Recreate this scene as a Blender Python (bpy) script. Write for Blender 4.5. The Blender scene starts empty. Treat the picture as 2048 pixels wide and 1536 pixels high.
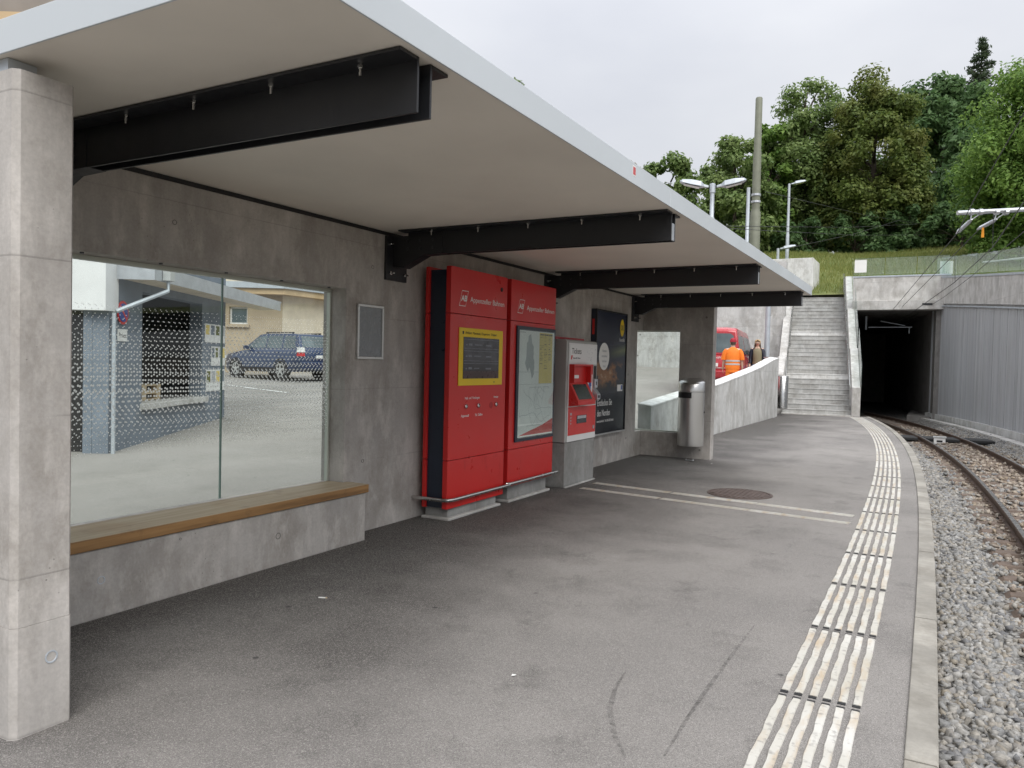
import bpy, bmesh, math, random
import numpy as np
from mathutils import Vector, Matrix, Euler
R = math.radians
random.seed(7); rng = np.random.default_rng(7)
scn = bpy.context.scene
COL = scn.collection

# ------------------------------------------------------------------ camera, sky, sun, exposure
yaw, pitch, roll, CAMH = R(28.75), R(1.6), R(1.33), 1.5
fw = Vector((-math.sin(yaw), math.cos(yaw), 0)); rt = Vector((math.cos(yaw), math.sin(yaw), 0)); up = Vector((0, 0, 1))
f2 = fw * math.cos(pitch) - up * math.sin(pitch); u2 = up * math.cos(pitch) + fw * math.sin(pitch)
r3 = rt * math.cos(roll) + u2 * math.sin(roll); u3 = u2 * math.cos(roll) - rt * math.sin(roll)
cam_d = bpy.data.cameras.new('camera'); cam = bpy.data.objects.new('camera', cam_d); COL.objects.link(cam)
cam.matrix_world = Matrix(((r3.x, u3.x, -f2.x, 0), (r3.y, u3.y, -f2.y, 0), (r3.z, u3.z, -f2.z, CAMH), (0, 0, 0, 1)))
cam_d.sensor_width = 36; cam_d.lens = 36 * 1538 / 2048; cam_d.clip_end = 2000; cam_d.clip_start = 0.05
scn.camera = cam

SUN_EL, SUN_AZ = R(48), R(138)          # azimuth clockwise from +Y
w = bpy.data.worlds.new('World'); scn.world = w; w.use_nodes = True
wn, wl = w.node_tree.nodes, w.node_tree.links
bg = wn['Background']; bg.inputs['Strength'].default_value = 0.10
sky = wn.new('ShaderNodeTexSky'); sky.sky_type = 'NISHITA'; sky.sun_disc = False
sky.sun_elevation = SUN_EL; sky.sun_rotation = SUN_AZ
tc = wn.new('ShaderNodeTexCoord')
mp = wn.new('ShaderNodeMapping'); mp.inputs['Scale'].default_value = (1, 1, 2.2)
wl.new(tc.outputs['Generated'], mp.inputs['Vector'])
nz = wn.new('ShaderNodeTexNoise'); nz.inputs['Scale'].default_value = 2.1; nz.inputs['Detail'].default_value = 5
nz.inputs['Roughness'].default_value = 0.5
wl.new(mp.outputs['Vector'], nz.inputs['Vector'])
cr = wn.new('ShaderNodeValToRGB')
cr.color_ramp.elements[0].position = 0.3; cr.color_ramp.elements[0].color = (0.74, 0.76, 0.82, 1)
cr.color_ramp.elements[1].position = 0.70; cr.color_ramp.elements[1].color = (0.95, 0.96, 0.99, 1)
wl.new(nz.outputs['Fac'], cr.inputs['Fac'])
# overcast sky, brighter towards the zenith; unseen zenith raised further for more light
sx = wn.new('ShaderNodeSeparateXYZ'); wl.new(tc.outputs['Generated'], sx.inputs[0])
mr = wn.new('ShaderNodeMapRange'); mr.inputs['From Min'].default_value = 0; mr.inputs['From Max'].default_value = 1
mr.inputs['To Min'].default_value = 3.85; mr.inputs['To Max'].default_value = 14.0
pw = wn.new('ShaderNodeMath'); pw.operation = 'POWER'; pw.inputs[1].default_value = 1.8; pw.use_clamp = True
mz = wn.new('ShaderNodeMath'); mz.operation = 'MAXIMUM'; mz.inputs[1].default_value = 0.0
wl.new(sx.outputs['Z'], mz.inputs[0]); wl.new(mz.outputs[0], pw.inputs[0]); wl.new(pw.outputs[0], mr.inputs['Value'])
vm = wn.new('ShaderNodeVectorMath'); vm.operation = 'SCALE'
wl.new(cr.outputs['Color'], vm.inputs[0]); wl.new(mr.outputs['Result'], vm.inputs['Scale'])
mx = wn.new('ShaderNodeMix'); mx.data_type = 'RGBA'; mx.inputs['Factor'].default_value = 0.93
wl.new(sky.outputs['Color'], mx.inputs['A']); wl.new(vm.outputs['Vector'], mx.inputs['B'])
wl.new(mx.outputs['Result'], bg.inputs['Color'])
sd = bpy.data.lights.new('sun', 'SUN'); sd.energy = 1.5; sd.angle = R(50); sd.color = (1, 0.97, 0.92)
so = bpy.data.objects.new('sun', sd); COL.objects.link(so)
sdir = Vector((math.sin(SUN_AZ) * math.cos(SUN_EL), math.cos(SUN_AZ) * math.cos(SUN_EL), math.sin(SUN_EL)))
so.rotation_euler = sdir.to_track_quat('Z', 'Y').to_euler()
vs = scn.view_settings; vs.view_transform = 'Standard'; vs.look = 'None'; vs.exposure = 0.85; vs.gamma = 1.0
vs.use_curve_mapping = False
scn.render.engine = 'CYCLES'; scn.cycles.use_denoising = True; scn.cycles.max_bounces = 7; scn.cycles.diffuse_bounces = 4; scn.cycles.glossy_bounces = 3; scn.cycles.caustics_reflective = False; scn.cycles.caustics_refractive = False; scn.cycles.adaptive_threshold = 0.02
scn.cycles.transparent_max_bounces = 16

# ------------------------------------------------------------------ materials
class NT:
    def __init__(s, name):
        s.m = bpy.data.materials.new(name); s.m.use_nodes = True
        s.n = s.m.node_tree.nodes; s.l = s.m.node_tree.links
        s.b = s.n['Principled BSDF']; s.out = s.n['Material Output']
    def node(s, t, **k):
        o = s.n.new(t)
        for a, v in k.items():
            if a.startswith('i_'):
                key = a[2:].replace('_', ' ')
                (o.inputs[key] if key in o.inputs else o.inputs[a[2:]]).default_value = v
            else: setattr(o, a, v)
        return o
    def pos(s, scale=(1, 1, 1), obj=False):
        g = s.node('ShaderNodeTexCoord').outputs['Object'] if obj else s.node('ShaderNodeNewGeometry').outputs['Position']
        m = s.node('ShaderNodeMapping'); m.inputs['Scale'].default_value = scale
        s.l.new(g, m.inputs['Vector']); return m.outputs['Vector']
    def noise(s, sc, det=4, vec=None, rough=0.55):
        o = s.node('ShaderNodeTexNoise', i_Scale=sc, i_Detail=det, i_Roughness=rough)
        if vec: s.l.new(vec, o.inputs['Vector'])
        return o.outputs['Fac']
    def vor(s, sc, vec=None, out='Distance', feat='F1'):
        o = s.node('ShaderNodeTexVoronoi', i_Scale=sc, feature=feat)
        if vec: s.l.new(vec, o.inputs['Vector'])
        return o.outputs[out]
    def rng(s, v, a, b, c, d):
        o = s.node('ShaderNodeMapRange'); s.l.new(v, o.inputs['Value'])
        for i, x in enumerate((a, b, c, d)): o.inputs[i + 1].default_value = x
        return o.outputs['Result']
    def mix(s, f, a, b, blend='MIX'):
        o = s.node('ShaderNodeMix', data_type='RGBA', blend_type=blend)
        for key, v in (('Factor', f), ('A', a), ('B', b)):
            if isinstance(v, (int, float)): o.inputs[key].default_value = v
            elif isinstance(v, tuple): o.inputs[key].default_value = (*v, 1) if len(v) == 3 else v
            else: s.l.new(v, o.inputs[key])
        return o.outputs['Result']
    def math(s, op, a, b=None):
        o = s.node('ShaderNodeMath', operation=op)
        for i, v in enumerate((a, b)):
            if v is None: continue
            if isinstance(v, (int, float)): o.inputs[i].default_value = v
            else: s.l.new(v, o.inputs[i])
        return o.outputs[0]
    def col(s, v):
        if isinstance(v, tuple): s.b.inputs['Base Color'].default_value = (*v, 1)
        else: s.l.new(v, s.b.inputs['Base Color'])
    def rough(s, v):
        if isinstance(v, (int, float)): s.b.inputs['Roughness'].default_value = v
        else: s.l.new(v, s.b.inputs['Roughness'])
    def bump(s, h, st=0.3, dist=0.01):
        o = s.node('ShaderNodeBump'); o.inputs['Strength'].default_value = st; o.inputs['Distance'].default_value = dist
        s.l.new(h, o.inputs['Height']); s.l.new(o.outputs['Normal'], s.b.inputs['Normal'])

def paint(name, c, rough=0.5, metal=0.0, var=0.12, bump=0.02, sc=3.0, spec=None):
    t = NT(name)
    n = t.noise(sc, 6, t.pos())
    d = tuple(x * (1 - var) for x in c); e = tuple(min(1, x * (1 + var)) for x in c)
    t.col(t.mix(t.rng(n, 0.3, 0.7, 0, 1), d, e))
    t.rough(t.rng(t.noise(sc * 4, 4, t.pos()), 0.3, 0.7, max(0.02, rough - 0.08), min(1, rough + 0.08)))
    t.b.inputs['Metallic'].default_value = metal
    if spec is not None: t.b.inputs['Specular IOR Level'].default_value = spec
    if bump: t.bump(t.noise(sc * 40, 3, t.pos()), bump, 0.005)
    return t.m

def concrete(name, c, warm=0.0, line=0.62, dark=0.72, board=0.25):
    t = NT(name); p = t.pos()
    base = t.mix(t.rng(t.noise(0.9, 6, p, 0.62), 0.3, 0.72, 0, 1), tuple(x * dark for x in c), c)
    st = t.noise(1.0, 6, t.pos((7, 7, 0.45)), 0.6)
    base = t.mix(t.rng(st, 0.35, 0.72, 0, 0.45), base, tuple(min(1, x * 1.25) for x in c))
    st2 = t.noise(1.0, 5, t.pos((2.2, 2.2, 0.25)), 0.6)
    base = t.mix(t.rng(st2, 0.48, 0.72, 0, 0.6), base, tuple(x * 0.6 for x in c))
    mot = t.noise(2.4, 7, t.pos((1, 1, 0.8)), 0.72)
    base = t.mix(t.rng(mot, 0.44, 0.66, 0, 0.85), base, (c[0] * 0.58, c[1] * 0.56, c[2] * 0.53))
    base = t.mix(t.rng(t.noise(4.3, 6, t.pos((1.3, 1.3, 0.6)), 0.7), 0.50, 0.70, 0, 0.55), base, tuple(min(1, x * 1.35) for x in c))
    fine = t.noise(70, 3, p)
    base = t.mix(0.07, base, t.mix(t.rng(fine, 0.35, 0.65, 0, 1), (0.12, 0.12, 0.12), (0.9, 0.9, 0.88)), 'OVERLAY')
    # pores
    pv = t.vor(26, p); pm = t.rng(pv, 0.06, 0.12, 1, 0)
    pk = t.rng(t.noise(2.3, 3, p), 0.52, 0.62, 0, 1); pm = t.math('MULTIPLY', pm, pk)
    base = t.mix(t.math('MULTIPLY', pm, 0.75), base, tuple(x * 0.3 for x in c))
    # formwork lines
    sp = t.node('ShaderNodeSeparateXYZ'); t.l.new(p, sp.inputs[0])
    zz = t.math('ADD', sp.outputs['Z'], t.rng(t.noise(1.2, 3, p), 0, 1, -0.012, 0.012))
    fr = t.math('FRACT', t.math('DIVIDE', zz, line))
    ln = t.math('MULTIPLY', t.rng(fr, 0.0, 0.014, 1, 0), t.rng(t.noise(1.7, 4, p), 0.36, 0.52, 0, 1))
    base = t.mix(t.math('MULTIPLY', ln, 0.55), base, tuple(x * 0.42 for x in c))
    t.col(base)
    t.rough(t.rng(fine, 0.2, 0.8, 0.72, 0.92))
    bd = t.noise(1.0, 3, t.pos((3, 3, 45)))
    h = t.math('SUBTRACT', t.math('ADD', t.math('MULTIPLY', fine, 0.25), t.math('MULTIPLY', bd, board)), t.math('ADD', pm, t.math('MULTIPLY', ln, 0.8)))
    t.bump(h, 0.35, 0.004)
    return t.m

def asphalt(name, c, c2, spot=0.5, dirt_shade=False):
    t = NT(name); p = t.pos()
    base = t.mix(t.rng(t.noise(0.45, 7, p, 0.6), 0.34, 0.68, 0, 1), c, c2)
    # worn, dirtier patches
    base = t.mix(t.rng(t.noise(1.35, 6, p, 0.65), 0.52, 0.72, 0, spot), base, tuple(x * 0.5 for x in c))
    if dirt_shade:
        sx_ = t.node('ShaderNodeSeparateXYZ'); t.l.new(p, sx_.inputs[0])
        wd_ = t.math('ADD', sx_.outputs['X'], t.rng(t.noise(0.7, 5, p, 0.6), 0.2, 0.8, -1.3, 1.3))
        base = t.mix(t.rng(wd_, -3.7, -1.75, 0.9, 0), base, (0.04, 0.036, 0.034))  # darker towards the back wall: dirt plus the roof's shade put into the colour
        base = t.mix(t.rng(t.noise(2.6, 6, p, 0.7), 0.57, 0.69, 0, 0.42), base, (0.06, 0.057, 0.054))
    ag = t.node('ShaderNodeTexVoronoi', i_Scale=210.0); t.l.new(p, ag.inputs['Vector'])
    ag2 = t.node('ShaderNodeTexVoronoi', i_Scale=420.0); t.l.new(p, ag2.inputs['Vector'])
    sp = t.node('ShaderNodeSeparateXYZ'); t.l.new(ag.outputs['Color'], sp.inputs[0])
    sp2 = t.node('ShaderNodeSeparateXYZ'); t.l.new(ag2.outputs['Color'], sp2.inputs[0])
    g1 = t.rng(sp.outputs['X'], 0.0, 1.0, 0.0, 1.0)
    base = t.mix(t.math('MULTIPLY', t.rng(g1, 0.72, 0.95, 0, 1), 0.4), base, (0.46, 0.44, 0.41))
    base = t.mix(t.math('MULTIPLY', t.rng(sp2.outputs['X'], 0.72, 0.95, 0, 1), 0.5), base, (0.38, 0.36, 0.34))
    base = t.mix(t.math('MULTIPLY', t.rng(sp2.outputs['Y'], 0.72, 0.95, 0, 1), 0.55), base, (0.035, 0.035, 0.035))
    # chewing gum / dark spots
    dv = t.node('ShaderNodeTexVoronoi', i_Scale=3.2); t.l.new(t.pos((1, 1, 0.01)), dv.inputs['Vector'])
    dm = t.math('MULTIPLY', t.rng(dv.outputs['Distance'], 0.035, 0.065, 1, 0), t.rng(t.noise(4.0, 3, p), 0.42, 0.55, 0, 0.75))
    base = t.mix(dm, base, (0.03, 0.03, 0.03))
    t.col(base); t.rough(0.88)
    t.b.inputs['Specular IOR Level'].default_value = 0.3
    h = t.math('ADD', t.math('MULTIPLY', ag.outputs['Distance'], 1.0), t.math('MULTIPLY', ag2.outputs['Distance'], 0.5))
    t.bump(h, 0.55, 0.004)
    return t.m

def glassmat(name, tint, refl=1.0):
    t = NT(name); t.n.remove(t.b)
    tr = t.node('ShaderNodeBsdfTransparent'); tr.inputs['Color'].default_value = (*tint, 1)
    gl = t.node('ShaderNodeBsdfGlossy'); gl.inputs['Roughness'].default_value = 0.0
    lw_ = t.node('ShaderNodeLayerWeight'); lw_.inputs['Blend'].default_value = 0.5
    f5 = t.math('POWER', lw_.outputs['Facing'], 4.0)
    fz = t.math('ADD', t.math('MULTIPLY', f5, 0.85), 0.025)
    ms = t.node('ShaderNodeMixShader')
    t.l.new(t.math('MULTIPLY', fz, refl), ms.inputs[0]); t.l.new(tr.outputs[0], ms.inputs[1]); t.l.new(gl.outputs[0], ms.inputs[2])
    t.l.new(ms.outputs[0], t.out.inputs['Surface']); return t.m

def leafmat(name, c1, c2, c3, amt3=0.25):
    t = NT(name); g = t.node('ShaderNodeNewGeometry')
    a = t.mix(t.rng(g.outputs['Random Per Island'], 0, 1, 0, 1), c1, c2)
    n = t.noise(0.55, 3, t.pos())
    a = t.mix(t.math('MULTIPLY', t.rng(n, 0.45, 0.7, 0, 1), amt3 * 2), a, c3)
    t.col(a); t.rough(0.55); t.b.inputs['Specular IOR Level'].default_value = 0.25
    tl = t.node('ShaderNodeBsdfTranslucent'); t.l.new(a, tl.inputs['Color'])
    ms = t.node('ShaderNodeMixShader'); ms.inputs[0].default_value = 0.42
    t.l.new(t.b.outputs[0], ms.inputs[1]); t.l.new(tl.outputs[0], ms.inputs[2]); t.l.new(ms.outputs[0], t.out.inputs['Surface'])
    return t.m

def islandmat(name, cols, rough=0.85, bump=0.3):
    t = NT(name); g = t.node('ShaderNodeNewGeometry')
    r = t.node('ShaderNodeValToRGB'); r.color_ramp.interpolation = 'LINEAR'
    e = r.color_ramp.elements
    while len(e) < len(cols): e.new(0.5)
    for i, c in enumerate(cols): e[i].position = i / (len(cols) - 1); e[i].color = (*c, 1)
    t.l.new(g.outputs['Random Per Island'], r.inputs['Fac'])
    n = t.noise(60, 4, t.pos())
    t.col(t.mix(0.5, r.outputs['Color'], t.mix(t.rng(n, 0.3, 0.7, 0, 1), (0.25, 0.25, 0.25), (0.75, 0.75, 0.75)), 'OVERLAY'))
    t.rough(rough); t.bump(n, bump, 0.004); return t.m

M = {}
M['conc'] = concrete('concrete_shelter', (0.47, 0.445, 0.42), board=0.5, dark=0.62)
M['conc_l'] = concrete('concrete_light', (0.55, 0.54, 0.52), line=1.25, dark=0.8)
M['conc_w'] = concrete('concrete_wall', (0.53, 0.53, 0.52), line=1.4, dark=0.8, board=0.1)
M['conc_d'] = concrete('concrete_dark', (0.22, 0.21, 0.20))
M['plinth'] = concrete('concrete_plinth', (0.30, 0.30, 0.29), line=3.0, dark=0.85, board=0.05)
M['kerb'] = concrete('edge_stone_concrete', (0.37, 0.35, 0.31), line=5.0, dark=0.86, board=0.0)
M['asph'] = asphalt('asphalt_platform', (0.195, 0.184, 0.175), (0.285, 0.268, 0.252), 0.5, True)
M['lot'] = asphalt('asphalt_lot', (0.25, 0.235, 0.215), (0.34, 0.32, 0.30), 0.3)
M['earth'] = paint('earth', (0.16, 0.14, 0.11), 0.9, var=0.3, bump=0.4)
M['soffit'] = paint('soffit_panel', (0.81, 0.765, 0.685), 0.7, var=0.06, bump=0.0, sc=1.2)
M['fascia'] = paint('fascia_sheet', (0.56, 0.60, 0.63), 0.42, 0.15, var=0.04, bump=0.0, sc=0.8)
M['steel_dk'] = paint('steel_anthracite', (0.018, 0.019, 0.022), 0.42, 0.0, var=0.15, bump=0.03)
M['steel_dk2'] = paint('steel_bolt_dark', (0.05, 0.052, 0.056), 0.4, 0.4, var=0.2)
M['zinc'] = paint('galvanised', (0.55, 0.57, 0.60), 0.42, 0.75, var=0.12, sc=6)
M['zinc_p'] = paint('galvanised_pole', (0.46, 0.50, 0.54), 0.5, 0.3, var=0.1, sc=5)
M['inox'] = paint('stainless', (0.62, 0.62, 0.61), 0.22, 1.0, var=0.05, bump=0.0)
t = NT('brushed_steel'); t.col((0.60, 0.60, 0.59)); t.b.inputs['Metallic'].default_value = 1.0; t.rough(0.3); t.bump(t.noise(1, 2, t.pos((4, 4, 260))), 0.03, 0.002); M['brushed'] = t.m
M['red'] = paint('red_lacquer', (0.58, 0.022, 0.020), 0.34, var=0.05, bump=0.0, sc=1.0)
M['red_dk'] = paint('red_side', (0.42, 0.012, 0.016), 0.4, var=0.08, bump=0.0)
M['navy'] = paint('navy_panel', (0.016, 0.024, 0.042), 0.35, var=0.1, bump=0.0)
M['yellow'] = paint('yellow_panel', (0.78, 0.55, 0.01), 0.45, var=0.04, bump=0.0)
M['yellow_p'] = paint('yellow_paper', (0.72, 0.56, 0.16), 0.5, var=0.04, bump=0.0)
M['white'] = paint('white_lacquer', (0.78, 0.78, 0.77), 0.42, var=0.04, bump=0.0)
M['print_w'] = paint('white_print', (0.80, 0.80, 0.78), 0.6, var=0.03, bump=0.0)
M['print_k'] = paint('black_print', (0.03, 0.03, 0.035), 0.6, var=0.1, bump=0.0)
M['print_g'] = paint('grey_print', (0.42, 0.44, 0.46), 0.6, var=0.1, bump=0.0)
M['print_b'] = paint('blue_print', (0.04, 0.08, 0.32), 0.5, var=0.1, bump=0.0)
M['grey'] = paint('grey_metal_panel', (0.40, 0.40, 0.385), 0.42, 0.1, var=0.04, bump=0.0)
M['alu'] = paint('aluminium_frame', (0.60, 0.61, 0.60), 0.35, 0.5, var=0.05, bump=0.0)
M['board_g'] = paint('grey_notice_board', (0.22, 0.235, 0.25), 0.3, var=0.05, bump=0.0)
M['screen'] = paint('dark_screen', (0.035, 0.035, 0.042), 0.18, var=0.2, bump=0.0)
M['screen_b'] = paint('screen_footer', (0.055, 0.028, 0.026), 0.3, var=0.2, bump=0.0)
M['screen_l'] = paint('screen_line', (0.16, 0.17, 0.20), 0.3, var=0.1, bump=0.0)
M['black'] = paint('black_matt', (0.012, 0.012, 0.013), 0.6, var=0.2)
M['rubber'] = paint('rubber', (0.022, 0.022, 0.023), 0.75, var=0.2)
M['paper'] = paint('map_paper', (0.80, 0.80, 0.80), 0.4, var=0.04, bump=0.0, sc=6)
t = NT('ceramic_dot_print'); t.col((0.82, 0.82, 0.80)); t.rough(0.6)
tl = t.node('ShaderNodeBsdfTranslucent'); tl.inputs['Color'].default_value = (0.95, 0.95, 0.94, 1); ms = t.node('ShaderNodeMixShader'); ms.inputs[0].default_value = 0.68
t.l.new(t.b.outputs[0], ms.inputs[1]); t.l.new(tl.outputs[0], ms.inputs[2]); t.l.new(ms.outputs[0], t.out.inputs['Surface']); M['dot'] = t.m
M['glass'] = glassmat('window_glass', (0.93, 0.965, 0.95), 1.0)
M['glass_r'] = glassmat('railing_glass', (0.87, 0.93, 0.91), 0.9)
M['glass_e'] = paint('glass_edge_green', (0.20, 0.30, 0.27), 0.2, var=0.1, bump=0.0)
M['frame_l'] = paint('pale_frame', (0.52, 0.55, 0.49), 0.4, 0.2, var=0.06, bump=0.0)
M['olive'] = paint('olive_mast', (0.17, 0.18, 0.135), 0.6, 0.0, var=0.12, sc=4)
M['white_wall'] = paint('white_render', (0.74, 0.74, 0.74), 0.85, var=0.05, bump=0.5, sc=4)
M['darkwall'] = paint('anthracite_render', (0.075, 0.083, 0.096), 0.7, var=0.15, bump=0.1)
M['greywall'] = paint('bluegrey_render', (0.17, 0.20, 0.24), 0.75, var=0.15, bump=0.1)
M['beige'] = paint('beige_render', (0.43, 0.35, 0.25), 0.85, var=0.08, bump=0.15)
M['cream'] = paint('cream_render', (0.66, 0.58, 0.46), 0.85, var=0.1, bump=0.3)
M['brownwall'] = paint('brown_facade', (0.26, 0.23, 0.20), 0.8, var=0.15, bump=0.2)
M['woodtrim'] = paint('pale_wood_trim', (0.52, 0.38, 0.22), 0.6, var=0.12)
M['plywood'] = paint('plywood', (0.50, 0.40, 0.27), 0.7, var=0.15, sc=6)
M['carblue'] = paint('car_paint_blue', (0.014, 0.036, 0.10), 0.22, 0.3, var=0.06, bump=0.0)
M['carblue'].node_tree.nodes['Principled BSDF'].inputs['Coat Weight'].default_value = 0.8
M['vanred'] = paint('van_paint_red', (0.42, 0.025, 0.035), 0.28, 0.0, var=0.06, bump=0.0)
M['vanred'].node_tree.nodes['Principled BSDF'].inputs['Coat Weight'].default_value = 0.7
M['carglass'] = paint('car_glass', (0.10, 0.13, 0.14), 0.06, 0.0, var=0.3, bump=0.0, sc=2)
M['tail'] = paint('tail_light_red', (0.50, 0.02, 0.02), 0.15, var=0.1, bump=0.0)
M['orange'] = paint('hi_vis_orange', (0.85, 0.20, 0.015), 0.7, var=0.12, bump=0.1, sc=7)
M['reflect'] = paint('reflective_band', (0.48, 0.45, 0.44), 0.35, var=0.1)
M['skin'] = paint('skin', (0.60, 0.40, 0.30), 0.55, var=0.08)
M['hair'] = paint('blond_hair', (0.48, 0.33, 0.17), 0.5, var=0.25, sc=30)
M['capred'] = paint('red_cap', (0.33, 0.015, 0.03), 0.8, var=0.1)
M['jacket'] = paint('dark_jacket', (0.018, 0.02, 0.035), 0.45, var=0.2)
M['olivetop'] = paint('khaki_top', (0.22, 0.19, 0.12), 0.8, var=0.12)
M['jeans'] = paint('blue_jeans', (0.12, 0.18, 0.28), 0.85, var=0.15)
M['bark'] = paint('bark', (0.07, 0.055, 0.042), 0.9, var=0.3, bump=0.6, sc=4)
M['rust'] = paint('rusty_steel', (0.135, 0.10, 0.078), 0.7, 0.2, var=0.3, bump=0.3, sc=6)
M['railside'] = paint('rail_side_rust', (0.085, 0.052, 0.036), 0.65, 0.3, var=0.25, bump=0.2, sc=8)
M['railtop'] = paint('rail_head_polished', (0.36, 0.35, 0.34), 0.28, 0.9, var=0.08, bump=0.0)
M['manhole'] = paint('cast_iron', (0.12, 0.09, 0.08), 0.65, 0.3, var=0.25, bump=0.3, sc=10)
M['orange_tag'] = paint('orange_tag', (0.8, 0.32, 0.02), 0.6, var=0.05)
M['stair'] = concrete('concrete_stair', (0.45, 0.45, 0.44), line=4.0, dark=0.75, board=0.05)
M['white_conc'] = concrete('concrete_white', (0.68, 0.68, 0.67), line=4.0, dark=0.92, board=0.0)

def woodmat():
    t = NT('bench_wood'); p = t.pos((14, 0.6, 14))
    n = t.noise(1.6, 7, p, 0.65)
    c = t.mix(t.rng(n, 0.3, 0.7, 0, 1), (0.15, 0.075, 0.027), (0.39, 0.22, 0.085))
    g = t.node('ShaderNodeNewGeometry'); sp = t.node('ShaderNodeSeparateXYZ'); t.l.new(g.outputs['Normal'], sp.inputs[0])
    # weathered, greyed upper face
    gr = t.mix(t.rng(n, 0.3, 0.7, 0, 1), (0.30, 0.23, 0.15), (0.47, 0.39, 0.28))
    c = t.mix(t.math('MULTIPLY', t.rng(sp.outputs['Z'], 0.5, 0.9, 0, 1), t.rng(t.noise(2.2, 4, t.pos()), 0.2, 0.5, 0.45, 1)), c, gr)
    c = t.mix(t.rng(t.noise(5, 5, t.pos()), 0.6, 0.75, 0, 0.5), c, (0.06, 0.035, 0.02))
    t.col(c); t.rough(0.55); t.bump(n, 0.2, 0.004); return t.m
M['wood'] = woodmat()

def stripmat():
    t = NT('tactile_paint'); p = t.pos()
    c = t.mix(t.rng(t.noise(2.0, 5, p), 0.35, 0.7, 0, 1), (0.46, 0.44, 0.385), (0.60, 0.59, 0.555))
    c = t.mix(t.rng(t.noise(3.2, 5, t.pos((4, 1, 1))), 0.50, 0.70, 0, 0.6), c, (0.42, 0.29, 0.15))
    c = t.mix(t.rng(t.noise(28, 5, p), 0.55, 0.70, 0, 0.7), c, (0.24, 0.225, 0.21))
    t.col(c); t.rough(0.75); t.bump(t.noise(60, 4, p), 0.4, 0.003); return t.m
M['strip'] = stripmat()

def grassmat():
    t = NT('grass_slope'); p = t.pos()
    a = t.mix(t.rng(t.noise(0.35, 6, p), 0.35, 0.68, 0, 1), (0.13, 0.175, 0.042), (0.26, 0.27, 0.09))
    a = t.mix(t.rng(t.noise(3.5, 6, p, 0.7), 0.35, 0.7, 0, 0.5), a, (0.11, 0.125, 0.035))
    t.col(a); t.rough(0.9); t.bump(t.noise(6, 6, p, 0.75), 0.9, 0.15); return t.m
M['grass'] = grassmat()

def bedmat():
    t = NT('ballast_bed'); p = t.pos()
    v = t.node('ShaderNodeTexVoronoi', i_Scale=22.0); t.l.new(p, v.inputs['Vector'])
    sp = t.node('ShaderNodeSeparateXYZ'); t.l.new(v.outputs['Color'], sp.inputs[0])
    c = t.mix(sp.outputs['X'], (0.14, 0.135, 0.13), (0.36, 0.35, 0.33))
    c = t.mix(t.rng(v.outputs['Distance'], 0.3, 0.6, 0, 0.8), c, (0.04, 0.035, 0.03))
    t.col(c); t.rough(0.9); t.bump(v.outputs['Distance'], 1.0, 0.03); return t.m
M['bed'] = bedmat()
M['stone_r'] = islandmat('ballast_stone_rusty', [(0.16, 0.125, 0.10), (0.24, 0.20, 0.16), (0.28, 0.225, 0.165), (0.33, 0.29, 0.245), (0.19, 0.15, 0.12), (0.30, 0.27, 0.23)])
M['stone'] = islandmat('ballast_stone', [(0.134, 0.134, 0.139), (0.227, 0.227, 0.223), (0.286, 0.265, 0.231), (0.328, 0.323, 0.311), (0.185, 0.181, 0.172), (0.252, 0.223, 0.181), (0.227, 0.227, 0.231)])

def claddingmat():
    t = NT('grey_cladding'); o = t.node('ShaderNodeObjectInfo')
    a = t.mix(o.outputs['Random'], (0.42, 0.43, 0.45), (0.52, 0.53, 0.545))
    a = t.mix(t.rng(t.noise(1.0, 5, t.pos((3, 3, 0.5))), 0.45, 0.7, 0, 0.3), a, (0.30, 0.30, 0.29))
    t.col(a); t.rough(0.5); t.b.inputs['Metallic'].default_value = 0.2; return t.m
M['clad'] = claddingmat()

def postermat():                       # printed advert: night sky over a dark coast
    t = NT('poster_print')
    tcn = t.node('ShaderNodeTexCoord'); sp = t.node('ShaderNodeSeparateXYZ'); t.l.new(tcn.outputs['Generated'], sp.inputs[0])
    z = sp.outputs['Z']; y = sp.outputs['Y']
    n = t.noise(2.0, 4, t.pos((1, 1.6, 3.2)), 0.55)
    c = t.mix(t.rng(z, 0.62, 0.98, 0, 1), (0.06, 0.065, 0.085), (0.010, 0.018, 0.045))
    au = t.math('MULTIPLY', t.rng(t.math('ABSOLUTE', t.math('SUBTRACT', t.math('ADD', z, t.math('MULTIPLY', y, -0.08)), 0.62)), 0, 0.06, 1, 0), t.rng(y, 0.35, 0.8, 0, 1))
    c = t.mix(t.math('MULTIPLY', au, 0.5), c, (0.26, 0.30, 0.13))
    rk = t.math('MULTIPLY', t.rng(z, 0.36, 0.42, 0, 1), t.rng(z, 0.55, 0.60, 1, 0))
    rk2 = t.math('MULTIPLY', rk, t.rng(t.math('ADD', n, t.math('MULTIPLY', y, -0.12)), 0.36, 0.50, 0, 1))
    c = t.mix(rk2, c, (0.30, 0.16, 0.09))
    c = t.mix(t.math('MULTIPLY', rk, t.rng(n, 0.60, 0.72, 0, 0.9)), c, (0.5, 0.36, 0.24))
    gr = t.math('MULTIPLY', t.rng(z, 0.30, 0.36, 0, 1), t.rng(z, 0.38, 0.44, 1, 0))
    c = t.mix(t.math('MULTIPLY', gr, t.rng(t.noise(1, 3, t.pos((1, 40, 3))), 0.4, 0.7, 0, 0.8)), c, (0.05, 0.055, 0.03))
    c = t.mix(t.rng(z, 0.27, 0.34, 1, 0), c, (0.012, 0.016, 0.024))
    t.col(c); t.rough(0.25); return t.m
M['poster'] = postermat()

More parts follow.
